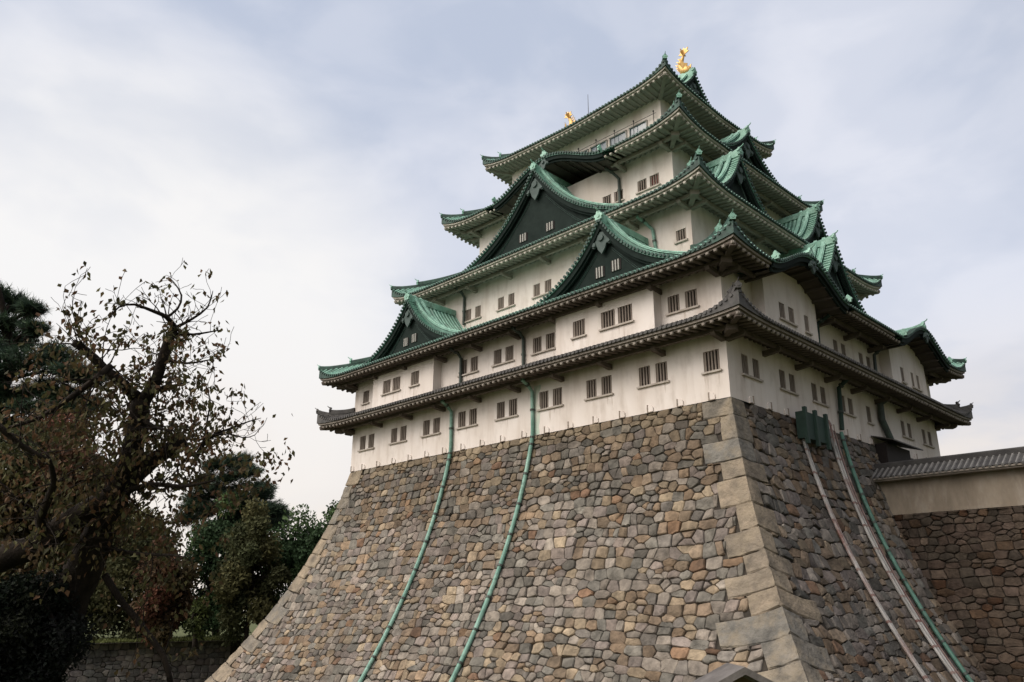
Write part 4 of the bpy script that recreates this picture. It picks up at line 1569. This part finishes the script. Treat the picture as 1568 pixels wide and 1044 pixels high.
mb = MB()
masonry(mb, conn_face, lambda s: -32.0, lambda s: 0.5, 0, 14.4, .64, random.Random(31), tint_dark)
put(obj('stone_masonry', mb, M['stone'], None, colors=True), cw)
mb = MB()
mb.grid(lambda u, s: conn_face(u, s, -.12), [-32, 0.5], [0, 14.4])
mb.quad((WX - .2, -32, -5.4), (WX + 6, -32, -5.4), (WX + 6, .5, -5.4), (WX - .2, .5, -5.4))
put(obj('rubble_core', mb, M['joint']), cw)
rf, re_, rl2 = MB(), MB(), MB()
XR = WX + .55
for sx in (-1, 1):
    we_, zr, ze_ = 1.35, -2.02, -2.84
    rf.quad((XR, CY0, zr), (XR, CY1, zr), (XR + sx * we_, CY1, ze_), (XR + sx * we_, CY0, ze_))
    y = CY0 + .1
    while y < CY1:
        sec = []
        for q in (0, .5, 1.03):
            sec.append([(XR + sx * we_ * q, y + .075 * math.cos(a), lerp(zr, ze_, q) + .095 * math.sin(a)) for a in (0, PI * .3, PI * .7, PI)])
        rl2.loft(sec, closed=False)
        rl2.tube([(XR + sx * we_ * 1.05, y, ze_ - .04), (XR + sx * we_ * .95, y, ze_ + .01)], .085, 8)
        y += .36
    re_.box((XR + sx * (we_ - .16), (CY0 + CY1) / 2, ze_ - .1), (.16, 0, 0), (0, (CY1 - CY0) / 2, 0), (0, 0, .05))
    re_.box((XR + sx * (we_ - .42), (CY0 + CY1) / 2, ze_ - .2), (.3, 0, 0), (0, (CY1 - CY0) / 2, 0), (0, 0, .05))
rf.abox(XR - .16, XR + .16, CY0, CY1, -2.15, -1.80)
rf.tube([(XR, CY0, -1.79), (XR, CY1, -1.79)], .1, 8)
rr = put(obj('wall_roof', rf, M['tile_dark']), cw)
obj('tile_rolls', rl2, M['tile_light'], rr)
ro = obj('eave', re_, M['eave'], rr)

# far retaining wall of the moat
mw = thing('moat_wall', 'dark stone retaining wall of the moat under a strip of grass, far left', 'wall', (-10, MYF, GM))


def moat_face(u, s, h=0.0):
    return Vector((u, MYF - .1 * (5.2 - s) * -1 - .55 - h, GF - .05 - s))


mb = MB()
masonry(mb, moat_face, lambda s: -31.0, lambda s: 4.0, 0, 5.2, .75, random.Random(41), lambda u, s, r: jit(r.choice(GREY + BLUE), r, .3))
put(obj('stone_masonry', mb, M['stone'], None, colors=True), mw)
mb = MB()
mb.grid(lambda u, s: moat_face(u, s, -.2), [-31, 40], [0, 5.2])
mb.quad((-31, MYF - 1.3, GF - .06), (40, MYF - 1.3, GF - .06), (40, MYF + .2, GF - .06), (-31, MYF + .2, GF - .06))
put(obj('rubble_core', mb, M['joint']), mw)

# near bank edge: sloped earth down into the moat
mb = MB()
pts_e = [(MX, MYF + 1), (MX, MY), (FAR, MY)]
mb.quad((MX, FAR, GN - .004), (MX, MY, GN - .004), (MX + 1.6, MY + 1.6, GM), (MX + 1.6, FAR, GM))
mb.quad((MX, MY, GN - .004), (FAR, MY, GN - .004), (FAR, MY + 1.6, GM), (MX + 1.6, MY + 1.6, GM))
struct(obj('bank', mb, M['earth']))

# ------------------------------------------------------------------ notice board
nbp = at(1128, 1018, 5.9)
nx, ny = Vector((rt2.x, rt2.y, 0)).normalized(), Vector((fw.x, fw.y, 0)).normalized()
nbx = Vector((nbp.x, nbp.y, GN))
bd = thing('notice_board', 'wooden notice board with a small gabled roof, at the foot of the stone corner', 'notice board', tuple(nbx))
hz = nbp.z - GN
mb = MB()
for s_ in (-1, 1):
    mb.box(Vector((0, 0, hz / 2 - .16)) + nx * s_ * .5, nx * .045, ny * .045, (0, 0, hz / 2 - .16))
obj('post', mb, M['board_wood'], bd)
mb = MB()
mb.prism([(-.62, .25), (.62, .25), (.62, hz - .38), (0, hz - .06), (-.62, hz - .38)], -ny * .02, nx, (0, 0, 1), ny * .04)
obj('board_panel', mb, M['board_wood'], bd)
mb = MB()
for s_ in (-1, 1):
    mb.prism([(0, hz), (s_ * .78, hz - .39), (s_ * .78, hz - .435), (0, hz - .05)], -ny * .22, nx, (0, 0, 1), ny * .5)
obj('board_roof', mb, M['board_roof'], bd)

# ------------------------------------------------------------------ trees


def leaf_quad(mb, c, d, nrm, ln, wd):
    """pointed leaf: four corners, folded a little along the rib"""
    s_ = d.cross(nrm)
    if s_.length < 1e-4:
        s_ = d.orthogonal()
    s_.normalize()
    m_ = c + d * ln * .45
    f_ = nrm * wd * .25
    mb.add([c, m_ + s_ * wd / 2 + f_, c + d * ln, m_ - s_ * wd / 2 + f_], [(0, 1, 2), (0, 2, 3)])


def rdir(rg, up_=0.0):
    while True:
        v = Vector((rg.uniform(-1, 1), rg.uniform(-1, 1), rg.uniform(-1, 1)))
        if .05 < v.length < 1:
            v.normalize()
            v.z += up_
            return v.normalized()


def smooth_path(pts, rad, step=.25):
    """Catmull-Rom through the given points"""
    P_, R_ = [], []
    n = len(pts)
    for i in range(n - 1):
        p0, p1, p2, p3 = pts[max(0, i - 1)], pts[i], pts[i + 1], pts[min(n - 1, i + 2)]
        k = max(2, int((p2 - p1).length / step))
        for j in range(k):
            t = j / k
            q = .5 * ((2 * p1) + (p2 - p0) * t + (2 * p0 - 5 * p1 + 4 * p2 - p3) * t * t + (3 * p1 - p0 - 3 * p2 + p3) * t ** 3)
            P_.append(q)
            R_.append(lerp(rad[i], rad[i + 1], t))
    P_.append(pts[-1])
    R_.append(rad[-1])
    return P_, R_


LVL, LEAFK = [1], [1.0]


def grow(wood, tips, p, d, length, r, rg, depth, up_=.1, wander=.28):
    """one branch and its side twigs; tips collects (point, direction, level)"""
    n = max(3, int(length / .16))
    pts, rad = [p], [r]
    d = d.copy()
    for i in range(n):
        d = (d + rdir(rg) * wander + Vector((0, 0, up_ * .25))).normalized()
        p = p + d * (length / n)
        pts.append(p)
        rad.append(max(.0045, r * (1 - .8 * (i + 1) / n)))
        if depth < LVL[0] or i > n * .45:
            tips.append((p, d.copy(), LEAFK[0]))
        if depth > 0 and i > 0 and rg.random() < .55:
            sd_ = (d + rdir(rg) * 1.1).normalized()
            grow(wood, tips, p, sd_, length * rg.uniform(.35, .6), rad[-1] * .7, rg, depth - 1, up_, wander)
    wood.tube(pts, rad, 5 if r > .02 else 3, False)


# --- bare-ish cherry tree at the left edge, in front of the moat
rg = random.Random(5)
cd = 13.5
trunkbase = at(20, 1100, cd)
tb = Vector((trunkbase.x, trunkbase.y, GN))
cherry = thing('cherry_tree', 'big dark cherry tree with forked trunk and sparse brown leaves at the left edge', 'tree', tuple(tb))
wood, tips = MB(), []


def limb(px, rad, d0, d1, twig=(0, 1), n_tw=6, tl=(.6, 1.3), lvl=1, upw=.15, lk=1.0):
    LVL[0], LEAFK[0] = lvl, lk
    pts = [at(x, y, lerp(d0, d1, i / (len(px) - 1))) for i, (x, y) in enumerate(px)]
    P_, R_ = smooth_path(pts, rad)
    for i in range(len(P_)):
        P_[i] = P_[i] + rdir(rg) * R_[i] * .12
    wood.tube(P_, R_, 9)
    for k in range(n_tw):
        q = lerp(twig[0], twig[1], (k + rg.random()) / n_tw)
        i = min(len(P_) - 2, int(q * (len(P_) - 1)))
        d = (P_[i + 1] - P_[i]).normalized()
        sd_ = (d * .35 + rdir(rg) * .95).normalized()
        grow(wood, tips, P_[i], sd_, rg.uniform(*tl), min(.016, R_[i] * .4), rg, lvl, upw)
    return P_


limb([(15, 1130), (62, 1000), (108, 905), (150, 815), (188, 735), (206, 680), (214, 640), (216, 612)], [.62, .48, .34, .25, .205, .175, .16, .145], cd, cd, (.5, 1), 16, (.7, 1.5), 2)
limb([(216, 615), (236, 588), (250, 548), (261, 512), (271, 500)], [.12, .095, .085, .08, .06], cd, cd + .3, (.1, 1), 13, (.5, 1.0), 2)
limb([(268, 502), (255, 486), (236, 477), (206, 466), (182, 470), (168, 486)], [.05, .04, .03, .02, .014, .008], cd + .3, cd - .6, (.1, 1), 14, (.3, .65), 1, .1, .6)
limb([(256, 486), (272, 472), (278, 452), (266, 432), (258, 424)], [.025, .02, .016, .01, .005], cd + .3, cd + .9, (.1, 1), 8, (.25, .5), 1, .1)
limb([(272, 500), (294, 488), (318, 470), (326, 445)], [.03, .022, .015, .006], cd + .3, cd + .5, (.1, 1), 12, (.25, .6), 1, .1)
limb([(268, 510), (296, 512), (322, 508), (338, 505)], [.028, .02, .014, .006], cd + .3, cd + .9, (.1, 1), 11, (.3, .7), 1, .0)
limb([(250, 550), (285, 556), (315, 552), (334, 548)], [.026, .02, .012, .006], cd + .2, cd - .6, (.2, 1), 11, (.3, .75), 1, .0)
limb([(210, 608), (190, 590), (161, 565), (131, 536), (112, 524)], [.10, .09, .08, .07, .06], cd, cd - .5, (.1, 1), 20, (.6, 1.3), 2)
limb([(230, 598), (262, 592), (290, 585)], [.05, .035, .012], cd, cd + .9, (.1, 1), 12, (.4, .9), 1)
limb([(214, 640), (240, 655), (268, 660)], [.045, .03, .012], cd, cd - .8, (.1, 1), 11, (.4, .9), 1)
limb([(-20, 860), (48, 838), (112, 795), (160, 765), (214, 722), (252, 692), (280, 672)], [.22, .20, .185, .17, .15, .12, .10], cd - .8, cd + .5, (.1, 1), 26, (.7, 1.6), 2)
limb([(278, 674), (300, 700), (312, 676), (318, 660)], [.05, .035, .03, .026], cd + .5, cd + .6, (.2, 1), 6, (.4, .8), 1)
limb([(300, 700), (320, 670), (350, 657), (382, 645), (400, 640)], [.04, .03, .02, .012, .005], cd + .6, cd + .9, (.15, .95), 12, (.4, .85), 1, .35, .12)
limb([(318, 668), (350, 664), (372, 670), (390, 666), (398, 655)], [.02, .014, .01, .007, .004], cd + .6, cd + .2, (.3, 1), 6, (.25, .5), 1, .4, .06)
limb([(312, 678), (318, 640), (322, 612), (314, 585)], [.02, .016, .01, .004], cd + .6, cd + .9, (.3, 1), 7, (.25, .5), 1, .3, .2)
limb([(170, 560), (120, 600), (60, 640), (10, 655)], [.06, .045, .03, .02], cd - .5, cd - 1.6, (.1, 1), 16, (.6, 1.3), 2)
limb([(165, 765), (225, 742), (280, 745), (330, 735)], [.06, .045, .03, .01], cd, cd - .9, (.1, 1), 15, (.5, 1.1), 2, .0)
limb([(158, 840), (215, 848), (262, 850), (285, 853)], [.04, .03, .018, .008], cd, cd - 1.2, (.1, 1), 11, (.4, .9), 1, -.1)
limb([(160, 880), (190, 925), (222, 965), (250, 1005), (262, 1050)], [.06, .055, .05, .05, .045], cd, cd - .3, (.1, .8), 8, (.4, .9), 1)
limb([(-10, 645), (30, 680), (76, 706)], [.05, .04, .03], cd - 2.2, cd - 1.8, (.1, 1), 8, (.5, 1.0), 1)
limb([(70, 845), (62, 790), (84, 740), (70, 690)], [.09, .075, .05, .02], cd - .5, cd - 1.2, (.1, 1), 16, (.6, 1.2), 2)
put(obj('trunk', wood, M['bark'], smooth=True), cherry)
lf = MB()
CHL = [(0.085, 0.057, 0.03), (0.10, 0.072, 0.032), (0.072, 0.068, 0.028), (0.11, 0.06, 0.032), (0.055, 0.052, 0.026), (0.09, 0.082, 0.034)]
for (p, d, lv) in tips:
    hgt = (p.z - GN) / 9.0
    n_ = 3.0 if hgt < .5 else (2.1 if hgt < .72 else 1.7)
    if hgt > .6 and mnoise.noise(p * 1.6) < -.05:
        n_ *= .25
    n_ *= lv
    if hgt < .55:
        p = p + fw * rg.uniform(-.2, 1.6)
    for _ in range(int(n_ + rg.random())):
        c = p + rdir(rg) * rg.uniform(.02, .17)
        dd_ = (rdir(rg) * .7 + Vector((0, 0, -.8))).normalized()
        lf.col = (*jit(rg.choice(CHL), rg, .35), 1)
        leaf_quad(lf, c, dd_, rdir(rg), rg.uniform(.085, .14), rg.uniform(.05, .08))
print('cherry leaves', len(lf.f) // 2)
put(obj('foliage', lf, M['leaf_cherry'], colors=True, normals=False), cherry)


# --- layered pines
def pine(name_label, bx, by, gz, height, pads, rg, trunk_pts, needle=.16, tuft=14, per=60, col=((.040, .066, .038), (.056, .085, .046), (.028, .048, .032))):
    t = thing('pine_tree', name_label, 'tree', (bx, by, gz))
    w_, nd = MB(), MB()
    P_, R_ = smooth_path([Vector(p) for p, r in trunk_pts], [r for p, r in trunk_pts], .5)
    w_.tube(P_, R_, 8)
    for (c, rx, rz) in pads:
        i = min(range(len(P_)), key=lambda k: (P_[k] - Vector(c)).length + abs(P_[k].z - (c[2] - .6)) * .6)
        a = P_[i]
        mid = (a + Vector(c)) / 2 + Vector((0, 0, .1))
        w_.tube(smooth_path([a, mid, Vector(c) - Vector((0, 0, rz * .6))], [R_[i] * .45, .07, .03], .4)[0], .05, 5)
        for k in range(per):
            v = rdir(rg)
            rr_ = rg.random() ** .5
            q = Vector(c) + Vector((v.x * rx * rr_, v.y * rx * rr_, v.z * rz * rr_ * .8))
            ax = (Vector((v.x, v.y, 0)) * .8 + rdir(rg) * .5 + Vector((0, 0, .6))).normalized()
            nd.col = (*jit(rg.choice(col), rg, .3), 1)
            if k % 3 == 0:
                w_.tube([q - ax * needle * 2.2, q], [.014, .007], 3, False)
            for j in range(tuft):
                dn = (ax * rg.uniform(.35, 1.1) + rdir(rg) * .75).normalized()
                sv = dn.orthogonal().normalized() * needle * .065
                o_ = q - ax * needle * rg.random() * 1.2
                nd.add([o_ - sv, o_ + sv, o_ + dn * needle * rg.uniform(.8, 1.25)], [(0, 1, 2)])
    put(obj('trunk', w_, M['bark'], smooth=True), t)
    put(obj('foliage', nd, M['leaf'], colors=True, normals=False), t)


def padlist(px, dist, rg, jitter=1.5):
    return [(tuple(at(x, y, dist + rg.uniform(-jitter, jitter))), r * dist / FPX, r2 * dist / FPX) for (x, y, r, r2) in px]


rg = random.Random(19)
D1 = 24.0
b1 = at(-28, 1000, D1)
pads = padlist([(-10, 445, 30, 16), (22, 462, 34, 16), (48, 470, 22, 9), (10, 492, 40, 14), (52, 500, 22, 8), (25, 520, 42, 14), (-20, 530, 40, 18), (40, 548, 48, 20), (88, 540, 34, 18), (-5, 562, 44, 18),
                (20, 600, 40, 12), (70, 590, 40, 14), (118, 566, 38, 12), (140, 574, 28, 9), (100, 605, 40, 10), (134, 612, 30, 8), (-10, 615, 40, 14), (60, 622, 46, 10), (110, 628, 40, 9), (20, 650, 46, 14), (-20, 690, 46, 18), (60, 660, 40, 10)], D1, rg)
pine('tall dark pine with layered needle pads, cut off by the left edge', b1.x, b1.y, GN, 12, pads, rg,
     [((b1.x, b1.y, GN - .3), .35), (tuple(at(-30, 800, D1)), .3), (tuple(at(-12, 640, D1)), .22), (tuple(at(14, 560, D1)), .17), (tuple(at(6, 480, D1)), .1), (tuple(at(-8, 420, D1)), .04)], .26, 16, 110)
D2 = 96.0
b2 = at(330, 985, D2)
pads = []
for k in range(58):
    y_ = 696 + 108 * rg.random() ** .8
    hw_ = 22 + (y_ - 696) * .62
    x_ = 352 + rg.uniform(-1, 1) * hw_ + (y_ - 696) * .05
    pads.append((x_, y_, rg.uniform(14, 26), rg.uniform(7, 12)))
pads = padlist(pads, D2, rg, 3)
pine('dark bushy pine standing above the hedge trees left of the stone base', b2.x, b2.y, GF, 20, pads, rg,
     [((b2.x, b2.y, GF - .3), .5), (tuple(at(328, 880, D2)), .42), (tuple(at(336, 800, D2)), .3), (tuple(at(330, 750, D2)), .2), (tuple(at(344, 712, D2)), .08)], .7, 13, 75)


# --- broad-leaved trees
def crown_tree(name, label, px, py_top, py_bot, half, dist, rg, cols, gz=GF, leaf=.34, n=2600, group=None, spread=.8):
    top_, bot = at(px, py_top, dist), at(px, py_bot, dist)
    c = (top_ + bot) / 2
    rz = (top_.z - bot.z) / 2
    rx = half * dist / FPX
    t = thing(name, label, 'tree', (c.x, c.y, gz), group)
    w_, lv = MB(), MB()
    tp, tr = smooth_path([Vector((c.x, c.y, gz - .3)), Vector((c.x + rg.uniform(-.3, .3), c.y, lerp(gz, c.z, .5))), Vector((c.x, c.y, c.z + rz * .5))], [.26, .2, .06], .6)
    w_.tube(tp, tr, 7)
    lobes = []
    for k in range(30):
        v = rdir(rg)
        k_ = rg.uniform(.35, .84)
        q = Vector((c.x + v.x * rx * k_, c.y + v.y * rx * k_, c.z + v.z * rz * k_))
        lobes.append((q, rg.uniform(.26, .44) * min(rx, rz), jit(rg.choice(cols), rg, .25)))
        a = tp[int(len(tp) * rg.uniform(.4, .9))]
        w_.tube([a, (a + q) / 2 + Vector((0, 0, .3)), q], [.09, .06, .02], 5, False)
    for k in range(n):
        q, rr_, cl_ = rg.choice(lobes)
        v = rdir(rg)
        p = q + v * rr_ * (rg.random() ** .35)
        lv.col = (*jit(cl_, rg, .3), 1)
        leaf_quad(lv, p, (rdir(rg) + Vector((0, 0, -.2))).normalized(), (v + rdir(rg) * .8).normalized(), leaf * rg.uniform(.7, 1.3), leaf * rg.uniform(.4, .7))
    put(obj('trunk', w_, M['bark'], smooth=True), t)
    put(obj('foliage', lv, M['leaf'], colors=True, normals=False), t)


DG = [(.052, .090, .038), (.070, .110, .042), (.038, .066, .030)]
OL = [(.062, .064, .028), (.080, .075, .031), (.050, .056, .025)]
RD = [(.085, .042, .024), (.075, .046, .024), (.065, .048, .022), (.10, .042, .026)]
GB = 'trees in the grove beyond the moat'
rg = random.Random(77)
specs = [('evergreen_tree', 'rounded dark evergreen touching the edge of the stone base', 505, 784, 1000, 62, 88, DG),
         ('evergreen_tree', 'rounded dark evergreen second from the stone base edge', 445, 790, 1000, 64, 92, DG),
         ('evergreen_tree', 'dull olive evergreen in front of the bushy pine', 388, 780, 1000, 60, 84, OL),
         ('evergreen_tree', 'tall murky green tree under the bushy pine trunk', 322, 768, 1000, 66, 90, DG),
         ('broadleaf_tree', 'reddish brown autumn tree above the moat wall', 258, 835, 1000, 52, 76, RD),
         ('evergreen_tree', 'olive tree behind the cherry branches, left of the autumn tree', 215, 775, 1000, 80, 84, OL),
         ('evergreen_tree', 'shadowy tree behind the cherry trunk fork', 140, 760, 1000, 80, 86, OL),
         ('evergreen_tree', 'shadowy tree at the far left behind the cherry trunk', 62, 745, 1000, 80, 82, DG),
         ('evergreen_tree', 'dark tree cut by the left edge beyond the moat', -10, 730, 1000, 80, 84, OL)]
for (nm, lb, px, a, b, hw, dist, cols) in specs:
    crown_tree(nm, lb, px, a - 28, b, hw, dist, rg, cols, n=13000, leaf=.48, group=GB)
crown_tree('shrub', 'yellow-green shrub at the foot of the grove', 305, 895, 990, 20, 72, rg, [(.04, .05, .013), (.03, .038, .013)], leaf=.35, n=1200, group=None)
crown_tree('maple_tree', 'brownish red autumn maple in front of the pine at left edge', 40, 615, 900, 150, 19.5, rg, RD + OL + OL, gz=GN, leaf=.14, n=30000)
crown_tree('shrub', 'added near-black bush standing in for shadow in the left corner around the cherry trunk', 10, 860, 1120, 105, 12.6, rg, [(.010, .015, .007), (.014, .016, .008)], gz=GN, leaf=.085, n=30000)  # bush added and coloured near black in place of the corner's shadow

# grass on the two banks
gr = MB()
rg = random.Random(3)
for k in range(9000):
    x, y = rg.uniform(-37, MX), rg.uniform(-9, 30)
    gr.col = (*jit((.045, .065, .018), rg, .4), 1)
    hh = rg.uniform(.08, .2)
    v = rdir(rg)
    s_ = Vector((v.x, v.y, 0)) * .02
    p = Vector((x, y, GN - .01))
    gr.add([p - s_, p + s_, p + Vector((v.y * .08, v.x * .08, hh))], [(0, 1, 2)])
for k in range(7000):
    x, y = rg.uniform(-25, 10), MYF + rg.random() ** 2 * 9 - .5
    gr.col = (*jit((.13, .145, .05), rg, .3), 1)
    hh = rg.uniform(.15, .45)
    v = rdir(rg)
    s_ = Vector((v.x, v.y, 0)).normalized() * .06
    p = Vector((x, y, GF - .06))
    gr.add([p - s_, p + s_, p + Vector((v.y * .15, v.x * .15, hh))], [(0, 1, 2)])
go = obj('grass', gr, M['grass'], colors=True, normals=False)
go['kind'] = 'stuff'
tag(go, 'short dull green grass on the banks of the moat', 'grass')
